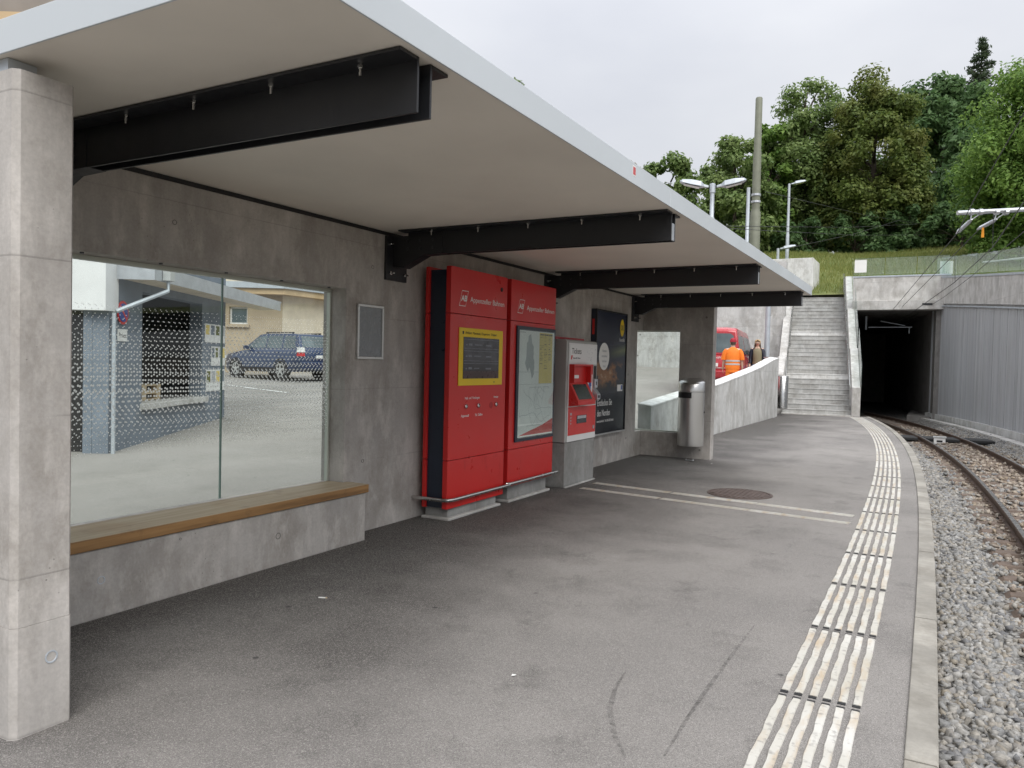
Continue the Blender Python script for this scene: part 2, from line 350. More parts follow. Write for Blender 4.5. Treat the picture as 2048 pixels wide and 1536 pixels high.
# ------------------------------------------------------------------ mesh helpers
class MB:
    def __init__(s): s.v = []; s.f = []
    def add(s, vs_, fs_):
        n = len(s.v); s.v += [tuple(x) for x in vs_]; s.f += [tuple(i + n for i in f) for f in fs_]; return s
    def box(s, x0, x1, y0, y1, z0, z1):
        return s.add([(x0, y0, z0), (x1, y0, z0), (x1, y1, z0), (x0, y1, z0), (x0, y0, z1), (x1, y0, z1), (x1, y1, z1), (x0, y1, z1)],
                     [(3, 2, 1, 0), (4, 5, 6, 7), (0, 1, 5, 4), (1, 2, 6, 5), (2, 3, 7, 6), (3, 0, 4, 7)])
    def prism(s, poly, h0, h1, axis='z'):
        """polygon (a,b) extruded along axis; for axis x: (y,z); y: (x,z); z: (x,y)"""
        def P(a, b, h): return {'z': (a, b, h), 'x': (h, a, b), 'y': (a, h, b)}[axis]
        n = len(poly)
        vs_ = [P(a, b, h0) for a, b in poly] + [P(a, b, h1) for a, b in poly]
        fs_ = [tuple(range(n))[::-1], tuple(range(n, 2 * n))] + [(i, (i + 1) % n, n + (i + 1) % n, n + i) for i in range(n)]
        return s.add(vs_, fs_)
    def tube(s, pts, rad, n=10, cap=True):
        pts = [Vector(p) for p in pts]; k = len(pts)
        rad = rad if hasattr(rad, '__len__') else [rad] * k
        rings = []; prev = None
        for i, p in enumerate(pts):
            d = (pts[min(i + 1, k - 1)] - pts[max(i - 1, 0)]).normalized()
            if prev is None:
                a = d.orthogonal().normalized()
            else:
                a = (prev - d * prev.dot(d)).normalized()
            prev = a; b = d.cross(a)
            rings.append([p + (a * math.cos(2 * math.pi * j / n) + b * math.sin(2 * math.pi * j / n)) * rad[i] for j in range(n)])
        vs_ = [v for r_ in rings for v in r_]
        fs_ = [(i * n + j, i * n + (j + 1) % n, (i + 1) * n + (j + 1) % n, (i + 1) * n + j) for i in range(k - 1) for j in range(n)]
        if cap: fs_ += [tuple(range(n))[::-1], tuple(range((k - 1) * n, k * n))]
        return s.add(vs_, fs_)
    def loft(s, rings, cap=True, closed=True):
        n = len(rings[0]); k = len(rings)
        vs_ = [v for r_ in rings for v in r_]
        m = n if closed else n - 1
        fs_ = [(i * n + j, i * n + (j + 1) % n, (i + 1) * n + (j + 1) % n, (i + 1) * n + j) for i in range(k - 1) for j in range(m)]
        if cap: fs_ += [tuple(range(n))[::-1], tuple(range((k - 1) * n, k * n))]
        return s.add(vs_, fs_)
    def lathe(s, prof, n=24, c=(0, 0, 0), axis='z'):
        def P(r_, h, a):
            x, y = r_ * math.cos(a), r_ * math.sin(a)
            q = {'z': (x, y, h), 'x': (h, x, y), 'y': (x, h, y)}[axis]
            return (q[0] + c[0], q[1] + c[1], q[2] + c[2])
        rings = [[P(r_, h, 2 * math.pi * j / n) for j in range(n)] for r_, h in prof]
        return s.loft(rings)
    def xf(s, m):
        s.v = [tuple(m @ Vector(p)) for p in s.v]; return s
    def build(s, name, mat, parent=None, smooth=False, bevel=0, seg=2, kind=None):
        me = bpy.data.meshes.new(name); me.from_pydata(s.v, [], s.f); me.validate(); me.update()
        bm = bmesh.new(); bm.from_mesh(me); bmesh.ops.recalc_face_normals(bm, faces=bm.faces); bm.to_mesh(me); bm.free()
        o = bpy.data.objects.new(name, me); COL.objects.link(o)
        if mat: me.materials.append(M[mat] if isinstance(mat, str) else mat)
        if smooth:
            for p in me.polygons: p.use_smooth = True
            if smooth == 'auto':
                me.set_sharp_from_angle(angle=R(40))
        if bevel:
            b = o.modifiers.new('bevel', 'BEVEL'); b.width = bevel; b.segments = seg; b.limit_method = 'ANGLE'; b.angle_limit = R(50)
        if parent: o.parent = parent
        if kind: o['kind'] = kind
        return o

def tag(o, label=None, cat=None, group=None, kind=None):
    if label: o['label'] = label
    if cat: o['category'] = cat
    if group: o['group'] = group
    if kind: o['kind'] = kind
    return o
def empty(name, loc=(0, 0, 0), rz=0, label=None, cat=None, group=None, kind=None):
    o = bpy.data.objects.new(name, None); COL.objects.link(o); o.location = loc; o.rotation_euler = (0, 0, rz)
    o.empty_display_size = 0.2
    return tag(o, label, cat, group, kind)
def share(o, name, parent, loc=None, rz=None):
    c = o.copy(); COL.objects.link(c); c.name = name; c.parent = parent
    if loc is not None: c.location = loc
    if rz is not None: c.rotation_euler = (0, 0, rz)
    return c
def copy_tree(o, parent=None):
    c = o.copy(); COL.objects.link(c); c.parent = parent
    for ch in list(o.children): copy_tree(ch, c)
    return c
def box(name, mat, parent, x0, x1, y0, y1, z0, z1, bevel=0, **k):
    return MB().box(x0, x1, y0, y1, z0, z1).build(name, mat, parent, bevel=bevel, **k)
def text(body, size, loc, mat, parent, rot=(R(90), 0, R(90)), align='LEFT', name='lettering', sx=1.0, extr=0.0006):
    cu = bpy.data.curves.new(name, 'FONT'); cu.body = body; cu.size = size; cu.align_x = align; cu.align_y = 'BOTTOM_BASELINE'
    cu.extrude = extr; cu.resolution_u = 3
    o = bpy.data.objects.new(name, cu); COL.objects.link(o); o.location = loc; o.rotation_euler = rot; o.scale = (sx, 1, 1)
    cu.materials.append(M[mat]); o.parent = parent; return o
def wall_holes(u0, u1, v0, v1, holes, th, mapf):
    """sheet with thickness th, rectangular holes (u0,u1,v0,v1); mapf(u,v,w) -> world, w from 0 (front) to th (back)"""
    us = sorted({u0, u1, *[h[0] for h in holes], *[h[1] for h in holes]}); vs_ = sorted({v0, v1, *[h[2] for h in holes], *[h[3] for h in holes]})
    def solid(i, j):
        if i < 0 or j < 0 or i >= len(us) - 1 or j >= len(vs_) - 1: return False
        a, b = (us[i] + us[i + 1]) / 2, (vs_[j] + vs_[j + 1]) / 2
        return not any(h[0] < a < h[1] and h[2] < b < h[3] for h in holes)
    idx = {}; V = []; F = []
    def vid(i, j, k):
        if (i, j, k) not in idx:
            idx[(i, j, k)] = len(V); V.append(mapf(us[i], vs_[j], th * k))
        return idx[(i, j, k)]
    for i in range(len(us) - 1):
        for j in range(len(vs_) - 1):
            if not solid(i, j): continue
            F.append((vid(i, j, 0), vid(i + 1, j, 0), vid(i + 1, j + 1, 0), vid(i, j + 1, 0)))
            F.append((vid(i, j, 1), vid(i, j + 1, 1), vid(i + 1, j + 1, 1), vid(i + 1, j, 1)))
            for di, dj, a, b in ((-1, 0, (0, 0), (0, 1)), (1, 0, (1, 1), (1, 0)), (0, -1, (1, 0), (0, 0)), (0, 1, (0, 1), (1, 1))):
                if not solid(i + di, j + dj):
                    F.append((vid(i + a[0], j + a[1], 0), vid(i + b[0], j + b[1], 0), vid(i + b[0], j + b[1], 1), vid(i + a[0], j + a[1], 1)))
    return MB().add(V, F)
def npmesh(name, verts, faces_flat, nper, mat, parent=None, smooth=False, kind=None):
    me = bpy.data.meshes.new(name); nf = len(faces_flat) // nper
    me.vertices.add(len(verts)); me.vertices.foreach_set('co', np.asarray(verts, np.float32).ravel())
    me.loops.add(nf * nper); me.loops.foreach_set('vertex_index', np.asarray(faces_flat, np.int32))
    me.polygons.add(nf); me.polygons.foreach_set('loop_start', np.arange(0, nf * nper, nper, dtype=np.int32))
    try: me.polygons.foreach_set('loop_total', np.full(nf, nper, np.int32))
    except Exception: pass
    me.update(calc_edges=True); me.validate()
    if smooth: me.polygons.foreach_set('use_smooth', np.ones(nf, bool))
    o = bpy.data.objects.new(name, me); COL.objects.link(o); me.materials.append(M[mat] if isinstance(mat, str) else mat)
    if parent: o.parent = parent
    if kind: o['kind'] = kind
    return o

def kx(y):                                  # platform edge (outer edge of the edge stones)
    t = max(0.0, y - 4); return 0.065 - 0.00123 * t * t - 9.2e-5 * t ** 3
def kn(y):                                  # unit normal pointing to the track
    d = (kx(y + .05) - kx(y - .05)) / .1; L = math.hypot(1, d); return Vector((1 / L, -d / L, 0))
def off(y, o_, z=0.0):
    n = kn(y); return Vector((kx(y) + n.x * o_, y + n.y * o_, z))
def lotz(x, y):
    return max(-0.05, 0.032 * (y - 5) + 0.018 * (-5 - x)) + (0.055 * max(0, y - 25)) * (1 if x > -16 else max(0, 1 - (-16 - x) / 6))
def smooth(a, b, t):
    t = min(1, max(0, (t - a) / (b - a))); return t * t * (3 - 2 * t)
def hillz(x, y):
    z = 4.75 + 0.235 * (y - 36.4) if y < 56 else 4.75 + 0.235 * 19.6 + 0.05 * (y - 56)
    return max(4.3, z) + 0.15 * math.sin(x * 0.5) * smooth(40, 50, y) + 0.1 * math.sin(y * 0.9 + x * .3) * smooth(38, 44, y) - 0.06 * max(0, x + 1) * smooth(37, 45, y)

# ------------------------------------------------------------------ setting: ground, lot, platform, track bed, hill
g = MB()
g.add([(-700, -500, -1.1), (700, -500, -1.1), (700, 900, -1.1), (-700, 900, -1.1)], [(0, 1, 2, 3)])
tag(g.build('ground', 'earth'), kind='structure')

lot = MB(); nx, ny = 40, 40
xs = np.linspace(-46, -4.56, nx); ys = np.linspace(-6, 33.2, ny)
lot.add([(x, y, lotz(x, y)) for y in ys for x in xs], [(j * nx + i, j * nx + i + 1, (j + 1) * nx + i + 1, (j + 1) * nx + i) for j in range(ny - 1) for i in range(nx - 1)])
lot_o = tag(lot.build('parking_lot', 'lot', smooth=True), kind='structure')
for a, b in (((-13.5, 11.5), (-19.5, 13.0)), ((-15.5, 15.5), (-18.8, 16.3))):
    m = MB(); d = (Vector(b) - Vector(a)).normalized(); n = Vector((-d.y, d.x)) * .05
    pts = [Vector(a) + n, Vector(b) + n, Vector(b) - n, Vector(a) - n]
    m.add([(p.x, p.y, lotz(p.x, p.y) + .008) for p in pts], [(0, 1, 2, 3)]); m.build('painted_line', 'print_w', lot_o)

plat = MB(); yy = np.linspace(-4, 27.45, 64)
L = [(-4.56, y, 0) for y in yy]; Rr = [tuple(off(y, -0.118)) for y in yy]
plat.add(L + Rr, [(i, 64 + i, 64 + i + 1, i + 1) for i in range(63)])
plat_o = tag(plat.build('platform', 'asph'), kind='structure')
# edge stones
yk = 1.34
while yk < 27.3:
    y1 = min(yk + 1.955, 27.45); rings = []
    for q in np.linspace(yk + .004, y1 - .004, 7):
        a, b = off(q, -0.117), off(q, 0.0)
        z = 0.012
        rings.append([(a.x, a.y, -.7), (a.x, a.y, z - .002), (a.x + .004, a.y, z), (b.x - .008, b.y, z), (b.x, b.y, z - .008), (b.x, b.y, -.7)])
    MB().loft(rings).build('edge_stone', 'kerb', plat_o); yk += 1.96
# tactile strips
row = 0; y0 = 2.66
while y0 < 26.6:
    for i in range(6):
        o0 = -0.645 + i * 0.0615; wv = 0.036; rings = []
        ph = random.random() * 9
        seg = 24 if y0 < 9 else 5
        for q in np.linspace(y0 + .03, y0 + 1.005, seg):
            jt = 0.0026 * math.sin(q * 17 + ph) + .0014 * math.sin(q * 41 + ph * 2) if y0 < 14 else 0
            a, b = off(q, o0 + jt), off(q, o0 + wv + jt * 0.4)
            rings.append([(a.x, a.y, .0), (a.x + .003, a.y, .0055), (b.x - .003, b.y, .0055), (b.x, b.y, .0)])
        st = MB().loft(rings).build('tactile_strip', 'strip', plat_o)
        if y0 < 13:
            m = MB()
            for q0, q1 in ((y0 + .004, y0 + .0285), (y0 + 1.0065, y0 + 1.028)):
                a, b, c_, d_ = off(q0, o0 + .001), off(q0, o0 + wv - .001), off(q1, o0 + wv - .001), off(q1, o0 + .001)
                m.add([(p.x, p.y, .003) for p in (a, b, c_, d_)] + [(p.x, p.y, -.01) for p in (a, b, c_, d_)],
                      [(0, 1, 2, 3), (4, 5, 6, 7), (0, 1, 5, 4), (1, 2, 6, 5), (2, 3, 7, 6), (3, 0, 4, 7)])
            m.build('strip_end', 'black', st)
    y0 += 1.05 if y0 < 12 else 1.06
# cross guidance lines: two lines, three strips each, in segments
for (xa, ya, xb, yb, wd) in ((-3.72, 9.02, -.68, 8.62, .13), (-3.70, 8.55, -.68, 8.18, .12)):
    A, B = Vector((xa, ya, 0)), Vector((xb, yb, 0)); D = (B - A); Lg = D.length; D.normalize(); N = Vector((-D.y, D.x, 0))
    for s0, s1 in ((0, .335), (.345, .67), (.675, 1)):
        for k in range(4):
            o0 = -wd / 2 + k * (wd / 4) + .006; o1 = o0 + wd / 4 - .016
            ps = [A + D * (Lg * s0) + N * o0, A + D * (Lg * s1) + N * o0, A + D * (Lg * s1) + N * o1, A + D * (Lg * s0) + N * o1]
            MB().add([(p.x, p.y, .004) for p in ps] + [(p.x, p.y, -.004) for p in ps], [(0, 1, 2, 3), (4, 5, 6, 7), (0, 1, 5, 4), (1, 2, 6, 5), (2, 3, 7, 6), (3, 0, 4, 7)]).build('guide_stripe', 'strip', plat_o)
# tactile studs before the stairs
for k in range(34):
    xk = -4.35 + k * .062; yk_ = 26.93 + (xk + 4.4) * .128
    box('tactile_stud', 'strip', plat_o, xk, xk + .036, yk_ - .16, yk_ - .03, .0, .006)
# faint tyre marks
def skid(pts, wdt):
    m = MB(); n = len(pts)
    V = []
    for i, p in enumerate(pts):
        d = Vector(pts[min(i + 1, n - 1)]) - Vector(pts[max(i - 1, 0)]); d.normalize()
        w_ = wdt * math.sin(math.pi * (i + .35) / (n)) ; V += [(p[0] - d.y * w_, p[1] + d.x * w_, .0035), (p[0] + d.y * w_, p[1] - d.x * w_, .0035)]
    m.add(V, [(2 * i, 2 * i + 2, 2 * i + 3, 2 * i + 1) for i in range(n - 1)])
    return m
t = NT('skid_rubber'); n_ = t.noise(30, 5, t.pos()); t.col((0.05, 0.048, 0.045)); t.rough(0.8)
tr = t.node('ShaderNodeBsdfTransparent'); ms = t.node('ShaderNodeMixShader')
t.l.new(t.rng(n_, 0.4, 0.7, 0.05, 0.42), ms.inputs[0]); t.l.new(tr.outputs[0], ms.inputs[1]); t.l.new(t.b.outputs[0], ms.inputs[2]); t.l.new(ms.outputs[0], t.out.inputs['Surface'])
M['skid'] = t.m
skid([(-1.275, 3.55), (-1.25, 3.35), (-1.19, 3.12), (-1.08, 2.9), (-.98, 2.76)], .013).build('tyre_mark', 'skid', plat_o)
skid([(-.869, 4.6), (-.875, 4.1), (-.877, 3.6), (-.872, 3.2), (-.86, 2.85)], .011).build('tyre_mark', 'skid', plat_o)

# manhole
mh = empty('manhole_cover', (-1.98, 9.30, 0), label='rusty round manhole cover in the platform asphalt', cat='manhole cover')
MB().lathe([(0.335, .002), (0.335, .007), (0.0001, .007)], 40).build('cover_plate', 'manhole', mh)
MB().lathe([(0.375, -.004), (0.375, .008), (0.345, .008), (0.345, .002)], 40).build('frame_ring', 'manhole', mh)
for k in range(11):
    xk = -.28 + k * .056; hw = math.sqrt(max(0, .315 ** 2 - xk ** 2)); box('tread_bar', 'manhole', mh, xk - .014, xk + .014, -hw, hw, .006, .0125)

# track bed, ballast, track
bed = MB(); yb = np.linspace(-4, 34, 60)
prof = [(-.03, -.46), (.55, -.50), (2.5, -.50), (3.0, -.36), (3.42, -.36)]
bed.add([tuple(off(y, o_, z)) for y in yb for o_, z in prof], [(i * 5 + j, i * 5 + j + 1, (i + 1) * 5 + j + 1, (i + 1) * 5 + j) for i in range(59) for j in range(4)])
tag(bed.build('track_bed', 'bed'), kind='structure')
# ballast stones (real geometry, one mass)
ico = np.array([(a, b, c) for a in (-1, 1) for b in (-1, 1) for c in (-1, 1)]) / 1.45
icf = np.array([(0, 1, 3), (0, 3, 2), (4, 6, 7), (4, 7, 5), (0, 4, 5), (0, 5, 1), (2, 3, 7), (2, 7, 6), (0, 2, 6), (0, 6, 4), (1, 5, 7), (1, 7, 3)])
SP = []
def scatter(ya, yb_, oa, ob, dens, smin, smax, zoff):
    n = int((yb_ - ya) * (ob - oa) * dens)
    y_ = rng.uniform(ya, yb_, n); o_ = rng.uniform(oa, ob, n)
    for a, b in zip(y_, o_):
        inner = .97 - .06 < b < .97 + .06 or 2.04 - .06 < b < 2.04 + .06
        if inner: continue
        z = np.interp(b, [p[0] for p in prof], [p[1] for p in prof]) + zoff
        sl = (a % .62) < .27 and .52 < b < 2.48
        if sl and (rng.random() < (.68 if .9 < b < 2.1 else .93)): continue
        if sl: zoff_ = .045
        else: zoff_ = 0
        z += zoff_
        P = off(a, b, z)
        if P.x > 0.105 * P.y + 1.2: continue
        SP.append((P.x, P.y, P.z + rng.uniform(-.012, .014), rng.uniform(smin, smax), 1.0 if abs(b - .97) + rng.normal(0, .09) < .26 or abs(b - 1.9) + rng.normal(0, .1) < .55 else 0.0))
scatter(1.8, 7.5, .03, 1.5, 1250, .020, .040, .0)
scatter(7.5, 14, .03, 2.3, 760, .022, .042, .0)
scatter(14, 30, .03, 3.35, 400, .028, .05, .0)
SP = np.array(SP); NS = len(SP)
q = rng.normal(size=(NS, 4)); q /= np.linalg.norm(q, axis=1)[:, None]
a, b, c_, d_ = q.T
RM = np.stack([np.stack([1 - 2 * (c_ * c_ + d_ * d_), 2 * (b * c_ - a * d_), 2 * (b * d_ + a * c_)], 1), np.stack([2 * (b * c_ + a * d_), 1 - 2 * (b * b + d_ * d_), 2 * (c_ * d_ - a * b)], 1), np.stack([2 * (b * d_ - a * c_), 2 * (c_ * d_ + a * b), 1 - 2 * (b * b + c_ * c_)], 1)], 1)
sh = (ico[None] + rng.uniform(-.42, .42, (NS, 8, 3))) * rng.uniform([.65, .42, .85], [1.1, .8, 1.4], (NS, 3))[:, None, :]
V = np.einsum('nij,nkj->nki', RM, sh) * SP[:, None, 3:4]
V[:, :, 2] *= 0.85
V += SP[:, None, :3]
for sel, mt_, la in ((SP[:, 4] < .5, 'stone', 'loose grey crushed stone ballast beside the platform edge'), (SP[:, 4] > .5, 'stone_r', 'rust tinted ballast along and between the rails')):
    V_ = V[sel]; F = (icf[None] + (np.arange(len(V_)) * 8)[:, None, None]).reshape(-1)
    tag(npmesh('ballast', V_.reshape(-1, 3), F, 3, mt_), la, 'ballast', kind='stuff')

trk = empty('railway_track', (1.5, 4, -.6), label='narrow gauge railway track curving left into the tunnel', cat='railway track')
trk.location = (0, 0, 0)
def sweep_off(profile, ya, yb_, n):
    return [[tuple(off(y, o_, z)) for o_, z in profile] for y in np.linspace(ya, yb_, n)]
for oc in (.97, 2.04):
    zt = -.33
    pr = [(-.032, zt - .006), (-.034, zt - .036), (-.009, zt - .05), (-.008, zt - .115), (-.058, zt - .132), (-.06, zt - .142), (.06, zt - .142), (.058, zt - .132), (.008, zt - .115), (.009, zt - .05), (.034, zt - .036), (.032, zt - .006), (.026, zt), (-.026, zt)]
    ra = MB().loft(sweep_off([(oc + a_, z_) for a_, z_ in pr], 0, 37, 100)).build('rail', 'railside', trk, smooth='auto')
    MB().loft(sweep_off([(oc - .027, zt - .001), (oc - .027, zt + .0012), (oc + .027, zt + .0012), (oc + .027, zt - .001)], 0, 37, 100)).build('rail_head', 'railtop', ra)
slm = None; k = 0; ysl = 0.12
while ysl < 36.5:
    if slm is None:
        m = MB(); m.loft([[(x, -.12, -.06), (x, -.09, .0 - dz), (x, .09, .0 - dz), (x, .12, -.06)] for x, dz in ((-.93, .055), (-.88, .006), (-.55, 0), (.55, 0), (.88, .006), (.93, .055))])
        slm = m.build('sleeper', 'rust', trk, bevel=.006)
        o = slm
        fm = MB().box(-.03, .03, -.055, .055, -.005, .022); fm.lathe([(.018, .02), (.018, .05), (.0001, .05)], 8)
        fas = fm.build('rail_fastening', 'rust', slm); FPOS = [(sd * .535 + e * .085, 0, 0) for sd in (-1, 1) for e in (-1, 1)]
        fas.location = FPOS[0]
        for p_ in FPOS[1:]: share(fas, 'rail_fastening', slm, p_)
    else:
        o = share(slm, 'sleeper', trk)
        for p_ in FPOS: share(fas, 'rail_fastening', o, p_)
    P = off(ysl, 1.505, -.458); o.location = P
    n = kn(ysl); o.rotation_euler = (random.uniform(-.01, .01), 0, math.atan2(n.y, n.x))
    ysl += .62
# crossing plate and box between the rails near the tunnel
cp = empty('track_cable_cover', tuple(off(24.6, 1.4, -.45)), math.atan2(kn(24.6).y, kn(24.6).x), label='dark rubber cable cover lying across the rails before the tunnel', cat='cable cover')
for a, b in ((-1.15, -.53), (-.40, .50), (.64, 1.35)): box('cover_pad', 'rubber', cp, a, b, -.42, .42, .02, .11, bevel=.02)
gb = empty('track_signal_box', tuple(off(23.9, 1.35, -.45)), label='small pale metal signal box between the rails', cat='signal box')
box('box_body', 'white', gb, -.14, .14, -.16, .16, .0, .17, bevel=.01)
box('box_lid', 'alu', gb, -.16, .16, -.18, .18, .17, .19)
box('box_slot', 'black', gb, -.07, .07, -.165, -.155, .05, .10)

# concrete channel along the far side of the track
rings = [[tuple(off(y, o_, z)) for o_, z in ((3.0, -.5), (3.0, -.30), (3.26, -.30), (3.26, -.5))] for y in np.linspace(14, 33.6, 30)]
tag(MB().loft(rings).build('trackside_kerb', 'conc_l'), 'pale concrete kerb beside the ballast under the grey cladding', 'kerb')

# hill
hv = []; hf = []; hx = np.linspace(-75, 55, 66); hy = np.concatenate([np.linspace(34.15, 60, 40), np.linspace(62, 160, 20)])
for y in hy:
    for x in hx: hv.append((x, y, hillz(x, y)))
for j in range(len(hy) - 1):
    for i in range(len(hx) - 1):
        cx_, cy_ = (hx[i] + hx[i + 1]) / 2, (hy[j] + hy[j + 1]) / 2
        if -6.6 < cx_ < -3.0 and cy_ < 36.9: continue
        hf.append((j * 66 + i, j * 66 + i + 1, (j + 1) * 66 + i + 1, (j + 1) * 66 + i))
hm = MB(); hm.add(hv, hf); tag(hm.build('hill', 'grass', smooth=True), kind='structure')
# grass blades
nb = 26000; bx = rng.uniform(-12, 3, nb); by = 36.8 + rng.uniform(0, 1, nb) ** .8 * 21
okm = ~((bx > -6.6) & (bx < -3.2) & (by < 37.2)); bx, by = bx[okm], by[okm]; nb = len(bx)
bz = np.array([hillz(x, y) for x, y in zip(bx, by)]); hh = rng.uniform(.10, .32, nb); wd = rng.uniform(.012, .03, nb)
an = rng.uniform(0, math.pi, nb); lx, ly = rng.normal(0, .07, nb), rng.normal(0, .07, nb)
V = np.stack([np.stack([bx - wd * np.cos(an), by - wd * np.sin(an), bz - .03], 1), np.stack([bx + wd * np.cos(an), by + wd * np.sin(an), bz - .03], 1), np.stack([bx + lx, by + ly, bz + hh], 1)], 1)
M['blade'] = leafmat('grass_blade', (0.16, 0.21, 0.05), (0.33, 0.33, 0.12), (0.24, 0.27, 0.08))
tag(npmesh('meadow_grass', V.reshape(-1, 3), np.arange(nb * 3), 3, 'blade'), 'tall yellowish meadow grass on the slope', 'grass', kind='stuff')

# ------------------------------------------------------------------ shelter
WX = -4.31                                   # face of the back wall
ZS, ZT = 2.64, 2.765                         # soffit, roof top
RX, RY0, RY1 = -1.69, 1.655, 12.56
sh_ = empty('platform_shelter', (-3.2, 7, 0), label='open concrete platform shelter with flat pale roof on dark steel beams', cat='shelter')
sh_.location = (0, 0, 0)
mapb = lambda u, v, w_: (WX - w_, u, v)
bw = wall_holes(1.66, 12.60, -.15, 2.605, [(1.95, 4.956, .455, 2.083), (12.118, 12.60, .405, 2.088)], .25, mapb).build('back_wall', 'conc', sh_, bevel=.006)
mape = lambda u, v, w_: (u, 12.40 + w_, v)
def chamfer(_, name, z0_, z1_, g_=0.0):
    x0_, x1_, y0_, y1_ = -4.30, -3.052 + g_, 1.642 - g_, 1.872 + g_; c = .022
    return MB().prism([(x0_, y0_), (x1_ - c, y0_), (x1_, y0_ + c), (x1_, y1_ - c * .5), (x1_ - c * .5, y1_), (x0_, y1_)], z0_, z1_).build(name, 'conc', sh_)
ew = wall_holes(WX, -3.13, -.15, 2.605, [(WX, -3.68, .405, 2.088)], .20, mape).build('end_wall', 'conc', sh_, bevel=.006)
nw = MB().box(-4.30, -3.052, 1.642, 1.872, .4335, 2.562)
nw = chamfer(nw, 'near_wall', .4335, 2.562)
nw2 = chamfer(None, 'near_wall_base', -.15, .432, .002)
box('bearing_plate', 'zinc_p', nw, -4.25, -3.19, 1.69, 1.80, 2.562, 2.637)
def tie(parent, p, axis, r_=.021, mat='conc_d'):
    o = MB().lathe([(r_, -.004), (r_, .0015), (r_ * .78, .0015), (r_ * .72, -.002), (.0001, -.002)], 14, (0, 0, 0), axis).build('tie_hole', mat, parent); o.location = p
    return o
tie(nw2, (-3.049, 1.79, .285), 'x', .026, 'zinc_p')
for p in ((WX + .001, 5.2, .62), (WX + .001, 5.29, 2.30), (WX + .001, 9.92, .38), (WX + .001, 11.7, .33), (WX + .001, 11.72, 1.35), (WX + .001, 3.3, 2.35)): tie(bw, p, 'x', .017)
for p in ((-3.25, 12.399, 2.30), (-3.30, 12.399, .15)): tie(ew, p, 'y', .017)
# roof
box('gap_light_blocker', 'black', sh_, WX - .15, WX - .01, 1.9, 12.55, 2.607, 2.638)  # black strip added to stop light leaking through the wall-top gap
rf = box('roof', 'soffit', sh_, -4.72, RX - .006, RY0 + .006, RY1 - .006, ZS, ZT - .02)
ed = [RY0 - .004, 5.35, 8.93, RY1 + .004]
for a, b in zip(ed[:-1], ed[1:]):
    box('fascia_panel', 'fascia', rf, RX - .004, RX + .004, a + .002, b - .002, ZS - .006, ZT, bevel=.002)
for a, b in ((-4.74, -3.2), (-3.196, RX - .006)):
    box('fascia_panel', 'fascia', rf, a, b, RY0 - .004, RY0 + .004, ZS - .006, ZT, bevel=.002)
    box('fascia_panel', 'fascia', rf, a, b, RY1 - .004, RY1 + .004, ZS - .006, ZT, bevel=.002)
box('fascia_panel', 'fascia', rf, -4.744, -4.736, RY0, RY1, ZS - .006, ZT)
box('roof_cover', 'fascia', rf, -4.73, RX - .01, RY0 + .01, RY1 - .01, ZT - .018, ZT - .004)
box('asset_sticker', 'tail', rf, RX + .0045, RX + .0055, 4.575, 4.62, 2.69, 2.738); box('sticker_border', 'print_w', rf, RX + .0042, RX + .0048, 4.568, 4.627, 2.683, 2.745)
# roof edge growth (a few weeds of the green roof)
# beams
def make_beam(y0):
    b = empty('roof_beam', (0, y0, 0)); b.parent = sh_
    x0, x1 = -4.13, -1.735
    zb = 2.43
    for s in (-1, 1):
        yw = s * .042
        w1 = MB().box(x0, x1, yw - .006, yw + .006, zb, ZS - .0015).build('web_plate', 'steel_dk', b, bevel=.002)
        ya, yb_ = (yw - s * .0, yw + s * .115)
        MB().box(x0 - .03, x1, min(ya, yb_) + (.0065 if s > 0 else 0), max(ya, yb_) - (.0065 if s < 0 else 0), ZS - .015, ZS - .002).build('top_flange', 'steel_dk', b, bevel=.002)
        for k in range(5):
            xb_ = -3.84 + k * .47
            m = MB(); m.tube([(xb_, yw + s * .065, ZS - .014), (xb_, yw + s * .065, ZS - .060)], .0065, 8); m.lathe([(.012, ZS - .030), (.012, ZS - .018), (.001, ZS - .018)], 6, (xb_, yw + s * .065, 0))
            m.build('bolt', 'inox', b)
    # gusset between the webs and bracket on the wall
    poly = [(-4.285, 2.335), (-4.18, 2.32), (-3.95, 2.425), (-3.76, 2.43), (-3.76, 2.60), (-4.285, 2.60)]
    gs = MB().prism(poly, -.054, -.0485, 'y').prism(poly, .0485, .054, 'y').build('gusset', 'steel_dk', b, bevel=.0015)
    gs2 = MB()
    for (xa, za), (xb_, zb_) in zip(poly[:3], poly[1:4]): gs2.add([(xa, -.048, za), (xb_, -.048, zb_), (xb_, .048, zb_), (xa, .048, za), (xa, -.048, za + .006), (xb_, -.048, zb_ + .006), (xb_, .048, zb_ + .006), (xa, .048, za + .006)], [(0, 1, 2, 3), (4, 5, 6, 7), (0, 1, 5, 4), (3, 2, 6, 7), (0, 3, 7, 4), (1, 2, 6, 5)])
    gs2.build('gusset_sole', 'steel_dk', gs)
    for xq in (-4.13, -3.995, -3.86):
        for zq in (2.555, 2.485):
            MB().lathe([(.0125, -.054), (.0125, -.063), (.001, -.065)], 10, (xq, 0, zq), 'y').build('bolt_head', 'steel_dk2', gs)
    pl = MB().box(-4.312, -4.285, -.15, .15, 2.21, 2.60).build('wall_bracket', 'steel_dk', b, bevel=.003)
    for yq in (-.105, .105):
        for zq in (2.27, 2.53):
            m = MB(); m.tube([(-4.287, yq, zq), (-4.235, yq, zq)], .008, 8); m.lathe([(.017, -4.284), (.017, -4.266), (.001, -4.266)], 6, (0, yq, zq), 'x')
            m.build('anchor_bolt', 'inox', pl)
    return b
bm0 = make_beam(2.418)
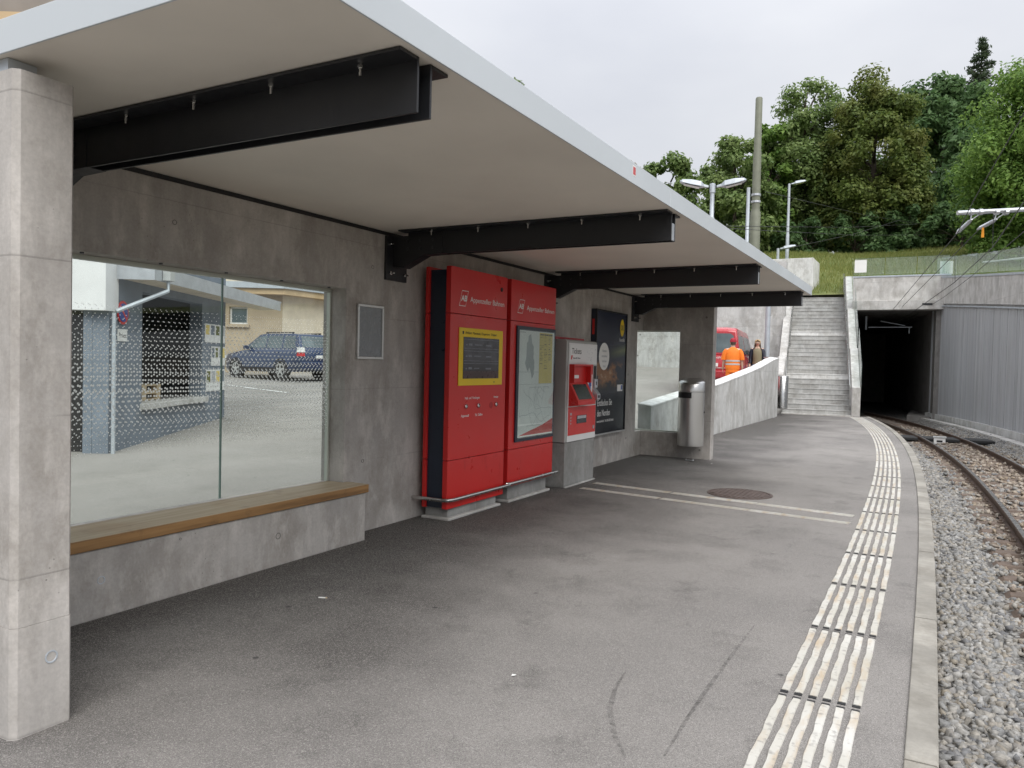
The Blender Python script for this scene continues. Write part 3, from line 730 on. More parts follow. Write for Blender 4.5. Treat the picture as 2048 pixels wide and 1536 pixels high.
for i, yb_ in enumerate((5.60, 8.78, 11.95)):
    c = copy_tree(bm0, sh_); c.location = (0, yb_, 0)
    MB().add([(-1.7335, yb_ - .034, 2.44), (-1.7335, yb_ + .034, 2.44), (-1.7335, yb_ + .034, 2.55), (-1.7335, yb_ - .034, 2.585)], [(0, 1, 2, 3)]) if False else None
    o = box('end_cover', 'zinc', c, -1.75, -1.738, -.035, .035, 2.435, 2.56 - .0)
# glazing of the big opening
gz = empty('shelter_window', (0, 0, 0)); gz.parent = sh_
GX = -4.49
for a, b in ((1.96, 3.834), (3.842, 4.95)):
    p_ = box('pane', 'glass', sh_, GX - .006, GX + .006, a, b, .47, 2.06)
    e_ = MB()
    for yy_ in (a, b): e_.box(GX - .0062, GX + .0062, yy_ - .0012, yy_ + .0012, .47, 2.06)
    e_.build('pane_edge', 'glass_e', p_)
    # printed dots
    dv = []; df = []
    zrow = 0.86; ri = 0
    while zrow < 1.98:
        s_ = max(0.0, 1 - abs(zrow - 1.28) / (.54 if zrow > 1.28 else .42)); sz = .0026 + .0052 * s_ ** .8
        if s_ <= .02: zrow += .026; ri += 1; continue
        yq = a + .02 + (.0205 if ri % 2 else 0)
        phs = rng.uniform(0, 6.28)
        while yq < b - .02:
            wob = .010 * math.sin(yq * 2.1 + phs * .3 + zrow * 9)
            for (dy, dz) in ((0, 0), (.0125 + wob * .5, .010 * math.sin(yq * 3 + phs))):
                if dy and s_ < .25 and (ri % 3): continue
                n0 = len(dv); c0, c1 = yq + dy, zrow + dz + wob * .3
                dv += [(GX + .0075, c0 + sz * math.cos(x_), c1 + sz * math.sin(x_)) for x_ in (0.4, 1.44, 2.49, 3.54, 4.59, 5.63)]; df.append(tuple(range(n0, n0 + 6)))
            yq += .041
        zrow += .026; ri += 1
    MB().add(dv, df).build('printed_dots', 'dot', p_, kind='stuff')
bpy.data.objects.remove(gz)
box('glazing_bar', 'frame_l', sh_, GX - .02, GX + .02, 1.95, 4.955, 2.055, 2.0825)
box('glazing_bar', 'frame_l', sh_, GX - .018, GX + .018, 4.94, 4.9555, .458, 2.054)
for k in range(6): MB().lathe([(.012, 2.083), (.012, 2.075), (.001, 2.074)], 8, (WX - .05, 2.2 + k * .52, 0)).build('clip', 'steel_dk2', sh_)
# corner window
box('pane', 'glass', sh_, WX - .19, -3.69, 12.50, 12.51, .41, 2.085)
box('pane', 'glass', sh_, WX - .185, WX - .175, 12.13, 12.498, .41, 2.085)
box('glazing_bar', 'frame_l', sh_, WX - .19, -3.682, 12.47, 12.53, .406, .425)
box('glazing_bar', 'frame_l', sh_, WX - .19, -3.682, 12.48, 12.52, 2.07, 2.0875)

# bench
be = empty('bench', (-4.2, 3.4, 0), label='long wooden bench seat on a concrete base under the dotted glass', cat='bench'); be.location = (0, 0, 0)
box('base', 'conc', be, WX + .002, -4.093, 1.88, 4.985, -.1, .394, bevel=.006)
MB().prism([(-4.075, 1.88), (-4.075, 5.005), (WX + .003, 5.005), (WX + .003, 4.95), (-4.465, 4.95), (-4.465, 1.96), (WX + .003, 1.96), (WX + .003, 1.88)], .398, .466).build('seat', 'wood', be, bevel=.006)
tie(be, (-4.0925, 2.68, .215), 'x', .024, 'zinc_p'); tie(be, (-4.0925, 4.02, .215), 'x', .024)
tie(be, (-4.0925, 3.2, .35), 'x', .008); 

# notice frame
nf = empty('notice_frame', (WX, 5.26, 1.5), label='small empty grey notice frame on the concrete wall', cat='frame')
box('back_panel', 'board_g', nf, .002, .012, -.165, .165, .015, .455)
for a in ((-.175, .175, 0, .022), (-.175, .175, .448, .47), (-.175, -.153, .022, .448), (.153, .175, .022, .448)): box('frame_bar', 'alu', nf, .002, .022, *a, bevel=.003)

# information pillars
t = NT('grey_grime'); n_ = t.noise(9, 6, t.pos((1, 1, .35)), 0.7); t.col((0.10, 0.09, 0.085)); t.rough(0.85)
tr = t.node('ShaderNodeBsdfTransparent'); ms = t.node('ShaderNodeMixShader')
t.l.new(t.rng(n_, 0.55, 0.82, 0.0, 0.25), ms.inputs[0]); t.l.new(tr.outputs[0], ms.inputs[1]); t.l.new(t.b.outputs[0], ms.inputs[2]); t.l.new(ms.outputs[0], t.out.inputs['Surface'])
M['grime'] = t.m
def pillar(y0, y1, zb, zt, label):
    p = empty('information_pillar', (-4.1, (y0 + y1) / 2, 0), label=label, cat='information pillar', group='red information pillars on the platform'); p.location = (0, 0, 0)
    XF = -3.95
    box('plinth', 'plinth', p, -4.24, -3.985, y0 + .07, y1 - .09, 0, zb + .02, bevel=.006)
    box('grout_bed', 'conc_l', p, -4.26, -3.945, y0 + .03, y1 - .05, -.02, .022, bevel=.008)
    box('core', 'navy', p, -4.195, XF - .055, y0 + .025, y1 - .03, zb + .005, zt - .03)
    for nm, xa, xb_ in (('front', XF - .055, XF), ('rear', -4.235, -4.195)):
        for a, b in ((zb, .563), (.568, 1.945), (1.950, zt)):
            box(nm + '_panel', 'red', p, xa, xb_, y0, y1, a, b, bevel=.004)
    MB().add([(-3.9485, a, b) for a, b in ((y0 + .01, zb + .005), (y1 - .01, zb + .005), (y1 - .01, .555), (y0 + .01, .555))], [(0, 1, 2, 3)]).build('splash_dirt', 'grime', p)
    return p
p1 = pillar(5.985, 7.055, .11, 2.385, 'red information pillar with yellow departure screen and call buttons')
p2 = pillar(7.145, 8.235, .17, 2.385, 'red information pillar with a glazed map and timetable case')
XF = -3.95
def ab_logo(par, y, z, s):
    m = MB(); pts = [(0, 0), (.115, 0), (.165, .150), (.05, .150)]
    pts = [(y + a * s, z + b * s) for a, b in pts]; cy_, cz_ = sum(q_[0] for q_ in pts) / 4, sum(q_[1] for q_ in pts) / 4
    inn = [(cy_ + (a - cy_) * .92, cz_ + (b - cz_) * .92) for a, b in pts]
    m.add([(XF + .0012, a, b) for a, b in pts + inn], [(i, (i + 1) % 4, 4 + (i + 1) % 4, 4 + i) for i in range(4)])
    m.build('emblem', 'print_w', par)
    tt = text('AB', .078 * s, (XF + .0012, y + .036 * s, z + .05 * s), 'print_w', par, sx=1.05); tt.data.offset = .002; tt.data.shear = .12
ab_logo(p1, 6.125, 2.025, 1.0)
tt = text('Appenzeller Bahnen', .074, (XF + .0012, 6.325, 2.075), 'print_w', p1, sx=1.0); TXT1 = tt
ab_logo(p2, 7.285, 2.035, 1.0)
TXT2 = text('Appenzeller Bahnen', .074, (XF + .0012, 7.50, 2.08), 'print_w', p2)
MB().lathe([(.022, 0), (.022, .006), (.014, .008), (.001, .008)], 14, (XF, 6.93, 2.25), 'x').build('lock', 'black', p1)
yp = box('display_panel', 'yellow', p1, XF + .001, XF + .008, 6.13, 6.965, 1.268, 1.822, bevel=.002)
scr = box('display_screen', 'screen', yp, XF + .0085, XF + .011, 6.205, 6.885, 1.335, 1.735)
TXT3 = text('Abfahrt  Partenza  Departure  Départ', .034, (XF + .009, 6.235, 1.765), 'print_k', yp, sx=1.0)
box('train_pictogram', 'print_k', yp, XF + .0085, XF + .0095, 6.185, 6.21, 1.762, 1.79)
for zq in (1.712, 1.625, 1.60, 1.505, 1.48): box('screen_line', 'screen_l', scr, XF + .0112, XF + .0118, 6.215, 6.875, zq, zq + .0045)
for zq, w_ in ((1.655, .30), (1.545, .26), (1.425, .20)):
    box('screen_text', 'screen_l', scr, XF + .0112, XF + .0118, 6.245, 6.275, zq, zq + .012); box('screen_text', 'screen_l', scr, XF + .0112, XF + .0118, 6.30, 6.36, zq, zq + .02)
    box('screen_text', 'screen_l', scr, XF + .0112, XF + .0118, 6.40, 6.40 + w_ * .5, zq + .004, zq + .014); box('screen_text', 'screen_l', scr, XF + .0112, XF + .0118, 6.62, 6.73, zq, zq + .016)
box('screen_footer', 'screen_b', scr, XF + .0112, XF + .0118, 6.207, 6.883, 1.337, 1.41)
MB().lathe([(.008, 0), (.008, .002), (.001, .002)], 10, (XF + .008, 6.80, 1.297), 'x').build('sensor', 'print_k', yp)
for yq in (6.28, 6.51, 6.86):
    o = MB().lathe([(.022, 0), (.022, .012), (.017, .016), (.017, .008), (.001, .006)], 16, (XF, yq, 1.067), 'x').build('call_button', 'inox', p1)
MB().lathe([(.034, 0), (.034, .0016), (.030, .0016), (.030, .0005), (.001, .0005)], 20, (XF, 6.765, 1.062), 'x').build('speaker_ring', 'red_dk', p1)
text('Halt  auf  Verlangen', .034, (XF + .0012, 6.40, 1.135), 'print_w', p1, align='CENTER')
text('Anzeige', .030, (XF + .0012, 6.86, 1.135), 'print_w', p1, align='CENTER')
text('Appenzell', .036, (XF + .0012, 6.27, .965), 'print_w', p1, align='CENTER'); text('St. Gallen', .036, (XF + .0012, 6.53, .965), 'print_w', p1, align='CENTER')
# map case
cs = box('map_case', 'navy', p2, XF + .001, XF + .02, 7.265, 8.205, .64, 1.90, bevel=.003)
box('map_sheet', 'paper', cs, XF + .0202, XF + .0215, 7.31, 8.165, .685, 1.855)
box('timetable_sheet', 'yellow_p', cs, XF + .0217, XF + .0225, 7.785, 8.12, 1.27, 1.845)
m = MB()
for r_ in range(24):
    zq = 1.83 - r_ * .0185
    for c0 in (7.80, 7.91, 8.02):
        if r_ in (0,): m.box(XF + .0226, XF + .0230, c0, c0 + .1, zq - .012, zq)
        elif random.random() < .8 and not (r_ > 18 and c0 != 7.91): m.box(XF + .0226, XF + .0230, c0, c0 + random.uniform(.03, .095), zq - (.006 if r_ % 3 == 0 else .003), zq)
m.build('timetable_print', 'print_k', cs, kind='stuff')
m = MB(); 
def blob(cy_, cz_, ry, rz, n=26, seed=1):
    r2 = random.Random(seed); return [(XF + .0217, cy_ + ry * math.cos(2 * math.pi * i / n) * (k_ := r2.uniform(.65, 1.1)), cz_ + rz * math.sin(2 * math.pi * i / n) * k_) for i in range(n)]
b_ = blob(7.56, 1.60, .12, .21, seed=4); m.add(b_, [tuple(range(len(b_)))]); b_ = blob(7.62, 1.45, .06, .12, seed=9); m.add([(x + .0003, y, z) for x, y, z in b_], [tuple(range(len(b_)))])
m.build('town_map_print', 'print_g', cs)
m = MB(); m.box(XF + .0217, XF + .0222, 7.31, 7.78, 1.398, 1.402); m.box(XF + .0217, XF + .0222, 7.31, 8.165, 1.262, 1.265); m.box(XF + .0217, XF + .0222, 7.32, 7.45, 1.83, 1.838)
for k in range(10): m.box(XF + .0217, XF + .022, 7.33 + k * .043, 7.34 + k * .043 + .02, 1.30, 1.385) if False else None
def wline(y, z, n, st, seed, w_=.0022):
    r2 = random.Random(seed); a_ = r2.uniform(0, 6.28); pts = [(y, z)]
    for i in range(n):
        a_ += r2.uniform(-.5, .5); y += st * math.cos(a_); z += st * math.sin(a_); y = min(8.13, max(7.34, y)); z = min(1.23, max(.80, z)); pts.append((y, z))
    for (ya, za), (yb2, zb2) in zip(pts[:-1], pts[1:]):
        d = Vector((yb2 - ya, zb2 - za)); 
        if d.length < 1e-5: continue
        d.normalize(); nn = Vector((-d.y, d.x)) * w_
        m.add([(XF + .0218, ya + nn.x, za + nn.y), (XF + .0218, yb2 + nn.x, zb2 + nn.y), (XF + .0218, yb2 - nn.x, zb2 - nn.y), (XF + .0218, ya - nn.x, za - nn.y)], [(0, 1, 2, 3)])
for sd_ in range(16): wline(7.7 + random.uniform(-.12, .2), 1.03 + random.uniform(-.1, .1), 14, .035, sd_)
m.build('network_map_print', 'print_g', cs, kind='stuff')
MB().add([(XF + .0219, 7.312, .70), (XF + .0219, 8.163, .70), (XF + .0219, 8.163, .86), (XF + .0219, 7.9, .795)], [(0, 1, 2, 3)]).build('map_footer', 'red', cs)
box('case_glass', 'glass', cs, XF + .024, XF + .026, 7.30, 8.175, .675, 1.865)
# bumper rails
def bumper(y0, y1, z, wrap, parent):
    pts = []
    if wrap: pts += [(-4.30, y0 - .055, z), (-3.97, y0 - .055, z), (-3.915, y0 - .03, z), (-3.90, y0 + .03, z)]
    else: pts += [(-3.93, y0 - .01, z), (-3.905, y0 + .01, z), (-3.90, y0 + .04, z)]
    pts += [(-3.90, y1, z)]
    o = MB().tube(pts, .0185, 12).build('bumper_rail', 'inox', parent, smooth='auto')
bumper(5.985, 7.10, .205, True, p1); bumper(7.09, 8.27, .215, False, p2)

# ticket machine
tm = empty('ticket_machine', (-4.0, 8.84, 0), label='red and white ticket machine on a grey concrete pedestal', cat='ticket machine'); tm.location = (0, 0, 0)
TX = -3.86; Y0, Y1 = 8.385, 9.315
box('pedestal', 'plinth', tm, -4.19, TX - .005, Y0 + .01, Y1 - .005, 0, .545, bevel=.006)
box('grout_bed', 'conc_l', tm, -4.2, TX + .012, Y0 + .03, Y1 + .02, -.02, .014, bevel=.006)
box('rear_housing', 'red_dk', tm, -4.28, -4.045, Y0 - .02, Y1 + .0, .30, 1.83)
cb = MB().prism([(-4.045, .55), (-4.045, 1.795), (TX - .03, 1.795), (TX - .008, 1.785), (TX - .001, 1.765), (TX - .001, .55)], Y0 - .005, Y1, 'y').build('cabinet', 'grey', tm, bevel=.006)
fr_ = box('front_panel', 'white', tm, TX, TX + .008, Y0 + .045, Y1 - .012, .552, 1.755, bevel=.004)
hd = box('header_panel', 'white', fr_, TX + .0085, TX + .013, Y0 + .06, Y1 - .03, 1.51, 1.735, bevel=.003)
text('Tickets', .098, (TX + .0135, Y0 + .115, 1.625), 'print_k', hd, sx=1.0)
MB().add([(TX + .0136, Y0 + a, 1.555 + b) for a, b in ((.085, 0), (.125, 0), (.14, .05), (.10, .05))], [(0, 1, 2, 3)]).build('emblem', 'red', hd)
text('Appenzeller Bahnen', .027, (TX + .0135, Y0 + .15, 1.565), 'print_k', hd)
m = MB(); r2 = random.Random(5)
for k in range(20):
    a, b = Y0 + .58 + r2.uniform(0, .15), 1.54 + r2.uniform(0, .17); m.add([(TX + .0136, a, b), (TX + .0136, a + r2.uniform(.01, .05), b + r2.uniform(-.02, .02)), (TX + .0136, a + .01, b + .006)], [(0, 1, 2)])
m.build('zone_map_print', 'print_g', hd, kind='stuff')
text('24', .03, (TX + .0135, Y0 + .83, 1.68), 'print_g', hd)
up_ = box('recess_panel', 'red', fr_, TX + .0085, TX + .012, Y0 + .06, Y1 - .14, .985, 1.498)
# deep recess for the touch screen: dark red cavity sides in front of the cabinet
scb = MB().prism([(TX + .012, 1.27), (TX + .015, 1.275), (TX + .135, 1.05), (TX + .135, 1.005), (TX + .012, .99)], Y0 + .065, Y0 + .60, 'y').build('screen_console', 'red', fr_, bevel=.006)
dvec = Vector((.12, 0, -.225)).normalized(); nv = Vector((dvec.z * -1, 0, dvec.x)); 
A = Vector((TX + .018, 0, 1.269)); 
def onslope(y, s, h): q_ = A + dvec * s + nv * h; return (q_.x, y, q_.z)
MB().add([onslope(Y0 + .11, .02, .0015), onslope(Y0 + .52, .02, .0015), onslope(Y0 + .52, .225, .0015), onslope(Y0 + .11, .225, .0015)], [(0, 1, 2, 3)]).build('touch_screen', 'screen', scb)
box('hood', 'red', fr_, TX + .012, TX + .075, Y0 + .06, Y0 + .60, 1.475, 1.498, bevel=.004)
box('recess_side', 'red', fr_, TX + .012, TX + .075, Y0 + .565, Y0 + .60, 1.27, 1.475)
box('recess_side', 'red', fr_, TX + .012, TX + .075, Y0 + .06, Y0 + .068, 1.27, 1.475)
box('info_label', 'print_w', fr_, TX + .014, TX + .03, Y0 + .08, Y0 + .30, 1.325, 1.365)
mp_ = box('map_label', 'print_w', fr_, TX + .0125, TX + .014, Y0 + .60, Y0 + .77, 1.12, 1.37)
bb = blob(0, 0, .05, .08, seed=12); MB().add([(TX + .0145, Y0 + .69 + y_, 1.245 + z_) for _, y_, z_ in bb], [tuple(range(len(bb)))]).build('map_print', 'print_b', mp_)
MB().lathe([(.014, 0), (.014, .004), (.001, .004)], 12, (TX + .012, Y0 + .70, 1.405), 'x').build('sensor', 'zinc', fr_)
pay = box('payment_panel', 'grey', fr_, TX + .0085, TX + .012, Y1 - .135, Y1 - .02, .985, 1.498)
box('card_screen', 'black', pay, TX + .0125, TX + .014, Y1 - .12, Y1 - .035, 1.315, 1.48)
box('card_reader', 'zinc', pay, TX + .0125, TX + .035, Y1 - .12, Y1 - .03, 1.20, 1.31, bevel=.005)
box('pictogram', 'print_k', pay, TX + .0355, TX + .036, Y1 - .09, Y1 - .06, 1.235, 1.28)
MB().prism([(TX + .012, 1.19), (TX + .075, 1.12), (TX + .075, 1.05), (TX + .012, 1.03)], Y1 - .125, Y1 - .025, 'y').build('card_terminal', 'zinc', pay, bevel=.004)
box('terminal_slot', 'black', pay, TX + .0755, TX + .077, Y1 - .105, Y1 - .05, 1.07, 1.105)
lw = box('lower_panel', 'red', fr_, TX + .0085, TX + .014, Y0 + .055, Y1 - .03, .63, .975, bevel=.02)
tr_ = box('ticket_tray', 'screen', lw, TX + .0145, TX + .018, Y0 + .30, Y0 + .60, .765, .865, bevel=.004)
box('tray_flap', 'zinc', tr_, TX + .0182, TX + .020, Y0 + .315, Y0 + .585, .825, .86)
MB().lathe([(.024, 0), (.024, .008), (.001, .010)], 14, (TX + .014, Y1 - .10, .695), 'x').build('lock', 'zinc', lw)
box('coin_label', 'print_g', lw, TX + .0145, TX + .0155, Y0 + .105, Y0 + .15, .875, .905)
for k in range(3): box('coin_label', 'print_g', lw, TX + .0145, TX + .0152, Y0 + .115, Y0 + .14, .765 + k * .035, .785 + k * .035)

# advertising poster case
ps = empty('poster_case', (WX, 10.8, 1.4), label='dark advertising poster case with a night coast picture', cat='poster'); ps.location = (0, 0, 0)
PX = -4.225
box('case_body', 'navy', ps, WX + .002, PX - .012, 10.16, 11.40, .475, 2.295)
box('poster_sheet', 'poster', ps, PX - .0115, PX - .008, 10.185, 11.375, .50, 2.27)
for a in ((10.16, 11.40, .475, .495), (10.16, 11.40, 2.275, 2.295), (10.16, 10.182, .495, 2.275), (11.378, 11.40, .495, 2.275)): box('case_frame', 'alu' if a[3] < .5 else 'black', ps, PX - .012, PX + .004, *a)
box('side_sticker', 'red', ps, WX + .02, PX - .03, 10.1585, 10.1595, 1.93, 2.15)
def ellip(cy_, cz_, ry, rz, x, n=28): return [(x, cy_ + ry * math.cos(2 * math.pi * i / n), cz_ + rz * math.sin(2 * math.pi * i / n)) for i in range(n)]
e = ellip(10.49, 1.62, .20, .20, PX - .0065); MB().add(e, [tuple(range(28))]).build('badge', 'print_w', ps)
for k, s in enumerate(('Norden', 'entdecken', 'mit dem', 'Profi')): text(s, .052, (PX - .0055, 10.50, 1.685 - k * .075), 'print_g', ps, align='CENTER')
e = ellip(11.20, 2.07, .085, .13, PX - .0065); MB().add(e, [tuple(range(28))]).build('ad_emblem', 'yellow', ps)
text('00', .12, (PX - .0055, 11.20, 2.03), 'navy', ps, align='CENTER')
text('kontiki', .075, (PX - .0055, 11.20, 1.86), 'print_w', ps, align='CENTER')
box('ad_label', 'print_w', ps, PX - .0065, PX - .0055, 11.05, 11.27, 1.10, 1.20); box('ad_label_mark', 'print_b', ps, PX - .0055, PX - .005, 11.20, 11.26, 1.12, 1.19)
text('Entdecken Sie', .135, (PX - .0055, 10.27, .90), 'print_w', ps, sx=.75); text('den Norden', .135, (PX - .0055, 10.27, .75), 'print_w', ps, sx=.75)
text('www.kontiki.ch  Tel. 056 203 66 66', .05, (PX - .0055, 10.27, .66), 'print_w', ps, sx=.9)

# waste bin on the end wall
bn = empty('waste_bin', (-3.40, 12.2, .25), label='tall stainless steel litter bin fixed to the shelter end wall', cat='litter bin'); bn.location = (0, 0, 0)
rings = []
for (z, r_) in ((.235, .190), (.240, .205), (.30, .208), (1.10, .208)):
    rings.append([(-3.395 + r_ * math.cos(2 * math.pi * j / 40), 12.18 + r_ * math.sin(2 * math.pi * j / 40), z) for j in range(40)])
MB().loft(rings).build('bin_body', 'brushed', bn, smooth='auto')
rings = []
for r_, z0, sl in ((.208, 1.105, 0), (.208, 1.205, .16), (.200, 1.222, .19), (.15, 1.245, .2), (.05, 1.262, .2)):
    rings.append([(-3.395 + r_ * math.cos(2 * math.pi * j / 40), 12.18 + r_ * math.sin(2 * math.pi * j / 40), z0 + (sl * r_ * math.sin(2 * math.pi * j / 40) if sl else 0) + (.045 if sl else 0)) for j in range(40)])
MB().loft(rings).build('bin_hood', 'brushed', bn, smooth='auto')
rings = []
for z in (1.0, 1.01, 1.085, 1.095):
    r_ = .2095 if 1.005 < z < 1.09 else .2075
    rings.append([(-3.395 + r_ * math.cos(a_), 12.18 + r_ * math.sin(a_), z) for a_ in np.linspace(R(205), R(285), 16)])
MB().loft(rings, cap=False, closed=False).build('bin_slot', 'black', bn)
MB().lathe([(.014, 0), (.014, .008), (.001, .008)], 10, (-3.395 + .207, 12.18, .78), 'x').build('bin_lock', 'black', bn)
box('bin_bracket', 'steel_dk', bn, -3.45, -3.34, 12.38, 12.402, .4, 1.0)

# litter
lt = empty('bracket_debris', (-3.34, 12.05, 0), label='bent metal strip lying on the asphalt below the bin', cat='debris')
MB().tube([(-.11, .12, .012), (-.09, .02, .012), (.02, .0, .012), (.06, -.08, .03)], .008, 6).build('strip', 'zinc', lt)
def paperbit(x, y, s, label):
    r2 = random.Random(int(x * 100)); v = [(r2.uniform(-s, s), r2.uniform(-s, s), r2.uniform(.002, s * .6)) for _ in range(9)]
    bm = bmesh.new(); [bm.verts.new(p) for p in v]; bmesh.ops.convex_hull(bm, input=bm.verts); me = bpy.data.meshes.new('paper_scrap'); bm.to_mesh(me); bm.free()
    o = bpy.data.objects.new('paper_scrap', me); COL.objects.link(o); me.materials.append(M['print_w']); o.location = (x, y, .001); tag(o, label, 'litter')
paperbit(-1.715, 3.21, .013, 'crumpled white paper scrap on the near asphalt'); paperbit(-2.98, 11.92, .018, 'white paper scrap beside the bent strip under the bin')
cg = empty('cigarette_butt', (-3.30, 3.62, .006), .4, label='white cigarette butt on the dark asphalt before the bench', cat='cigarette butt')
MB().tube([(-.025, 0, 0), (.02, 0, 0)], .004, 8).build('paper_tube', 'print_w', cg); MB().tube([(.02, 0, 0), (.03, 0, 0)], .0042, 8).build('filter_tip', 'plywood', cg)

# ------------------------------------------------------------------ ramp parapet, stairs, tunnel portal
pp = empty('ramp_parapet', (-4.4, 19, 0), label='sloping pale concrete parapet between platform and car park', cat='parapet'); pp.location = (0, 0, 0)
pt = [(12.77, .79), (15, .94), (17.4, 1.09), (19.75, 1.285), (22.2, 1.505), (24.1, 1.74), (24.9, 1.81)]
rings = []
for y, z in pt: rings.append([(-4.50, y, -.1), (-4.50, y, z + .03), (-4.26, y, z), (-4.26, y, -.1)])
for dy, dx, z in ((25.25, -.03, 1.82), (25.45, -.16, 1.82)): rings.append([(-4.62 + dx, dy, -.1), (-4.62 + dx, dy, z + .02), (-4.27 + dx, dy, z), (-4.27 + dx, dy, -.1)])
MB().loft(rings).build('parapet_wall', 'conc_w', pp, bevel=.012)
rings = []
for y, z in pt: rings.append([(-4.508, y, z + .028), (-4.508, y, z + .052), (-4.252, y, z + .022), (-4.252, y, z - .0)])
rings.append([(-4.77, 25.25, 1.835), (-4.77, 25.25, 1.86), (-4.29, 25.25, 1.84), (-4.29, 25.25, 1.817)])
MB().loft(rings).build('coping', 'white_conc', pp)

stp = empty('staircase', (-4.45, 26.98, 0), R(7.4), label='long grey concrete staircase climbing the slope beside the tunnel', cat='staircase')
SW = 2.14; rs, tr_d = .168, .30
x = 0.0; z = 0.0; yq = .25
step_top = []
for fl, n in enumerate((8, 10, 10)):
    for i in range(n):
        s_ = MB().prism([(yq, z - .25), (yq, z + rs - .03), (yq - .016, z + rs - .025), (yq - .016, z + rs), (yq + tr_d + .02, z + rs), (yq + tr_d + .02, z - .25)], 0, SW, 'x')
        s_.build('step', 'white_conc' if (i == n - 1 and fl < 2) else 'stair', stp)
        z += rs; yq += tr_d
    step_top.append((yq, z))
    if fl < 2:
        box('landing', 'conc_l', stp, 0, SW, yq + .0, yq + .62, z - .4, z + .002); yq += .6
box('bottom_slab', 'conc_l', stp, -.02, SW + .02, -.02, .25, -.2, .03)
box('top_landing', 'conc_l', stp, -.3, SW + .3, yq, yq + 3, z - .5, z + .002)
# stringer walls
def zst(y): # nosing line
    if y < .25 + 2.4: return rs * (y - .25) / .3
    if y < .25 + 3.0: return 8 * rs
    if y < 3.25 + 3.0: return 8 * rs + rs * (y - 3.25) / .3
    if y < 6.85: return 18 * rs
    return 18 * rs + rs * (y - 6.85) / .3
prof_r = [(-.05, -.6), (-.05, .95)] + [(y, zst(y) + .95) for y in (.25, 2.65, 3.25, 6.25, 6.85, 9.85)] + [(11.5, 28 * rs + .95), (11.5, -.6)]
MB().prism(prof_r, SW + .002, SW + .255, 'x').build('side_wall', 'conc_l', stp, bevel=.01)
prof_l = [(.55, -.6), (.55, 1.3)] + [(y, zst(y) + .62) for y in (2.65, 3.25, 6.25, 6.85, 9.85)] + [(11.5, 28 * rs + .62), (11.5, -.6)]
MB().prism(prof_l, -.262, -.002, 'x').build('side_wall', 'conc_l', stp, bevel=.01)
for xr in (.06, SW - .05):
    pts = [(xr, .1, .95)] + [(xr, y, zst(y) + .92) for y in (.4, 2.65, 3.25, 6.25, 6.85, 9.85)] + [(xr, 10.4, 28 * rs + .92)]
    hr = MB().tube(pts, .021, 8).build('handrail', 'inox', stp, smooth='auto')
    for y in (.4, 2.9, 5.0, 6.6, 8.4, 10.2): MB().tube([(xr, y, zst(y)), (xr, y, zst(y) + .92)], .014, 6).build('rail_post', 'inox', hr)
for a, b in ((.05, 2.5), (3.2, 6.3), (6.85, 9.9)):
    po = [(a, zst(a) + .97), (a, zst(a) + 1.75), (b, zst(b) + 1.75), (b, zst(b) + .97)]
    MB().prism(po, SW + .26, SW + .275, 'x').build('glass_panel', 'glass_r', stp)
bn2 = empty('platform_bin', (-4.28, 25.95, 0), label='narrow grey steel bin standing at the stair foot', cat='litter bin')
MB().lathe([(.17, .22), (.18, .23), (.18, 1.25), (.165, 1.27)], 24).build('bin_body', 'inox', bn2, smooth='auto'); box('bin_post', 'conc_d', bn2, -.3, -.19, -.06, .06, -.05, 1.3)
box('bin_arm', 'steel_dk', bn2, -.2, -.16, -.03, .03, .6, .66)

# tunnel
tn = empty('tunnel_portal', (-1.5, 33.8, 0), label='dark railway tunnel portal with pale concrete lintel', cat='tunnel'); tn.location = (0, 0, 0)
PY = 33.8
box('lintel', 'conc_l', tn, -2.97, .28, PY - .35, PY + .25, 3.90, 4.27, bevel=.015)
box('parapet_wall', 'conc_l', tn, -2.97, .42, PY - .1, PY + .25, 4.272, 5.21, bevel=.01)
box('coping', 'zinc_p', tn, -2.98, .44, PY - .12, PY + .27, 5.21, 5.27)
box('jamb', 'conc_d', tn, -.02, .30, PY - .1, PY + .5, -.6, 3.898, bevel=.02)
# interior follows the curve of the track
rings_l = []; rings_r = []; rings_t = []
ti = MB(); ye = np.linspace(PY + .25, PY + 22, 14); V = []
def tpos(y, o_):
    return Vector((-1.45 - .13 * (y - PY) + o_ * .725, y, 0))
for y in ye:
    a, b = tpos(y, -2.0), tpos(y, 2.0)
    V += [(a.x, a.y, -.7), (a.x, a.y, 3.91 - .0), (b.x, b.y, 3.91), (b.x, b.y, -.7)]
F = [(4 * i + j, 4 * i + j + 1, 4 * i + 5 + j, 4 * i + 4 + j) for i in range(13) for j in range(3)] + [(52, 53, 54, 55)]
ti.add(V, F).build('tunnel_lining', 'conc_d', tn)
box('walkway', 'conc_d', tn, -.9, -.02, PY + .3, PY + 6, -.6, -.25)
bracket = MB().tube([(-2.55, PY + 1.2, 3.75), (-2.55, PY + 1.2, 3.2)], .04, 8).tube([(-2.45, PY + 1.2, 3.3), (-.85, PY + 1.2, 3.3)], .02, 6).tube([(-2.0, PY + 1.2, 3.55), (-1.1, PY + 1.2, 3.36)], .015, 6).tube([(-.95, PY + 1.2, 3.3), (-.95, PY + 1.2, 3.05)], .02, 6)
bracket.build('catenary_bracket', 'zinc_p', tn)
box('wire_sleeve', 'steel_dk', tn, -.5, -.15, PY - .362, PY - .351, 4.06, 4.14)
bedt = MB(); V = []
for y in np.linspace(32.5, PY + 20, 10):
    a, b = tpos(y, -2.0), tpos(y, 2.0); V += [(a.x, a.y, -.47), (b.x, b.y, -.47)]
bedt.add(V, [(2 * i, 2 * i + 1, 2 * i + 3, 2 * i + 2) for i in range(9)]).build('tunnel_floor', 'bed', tn)

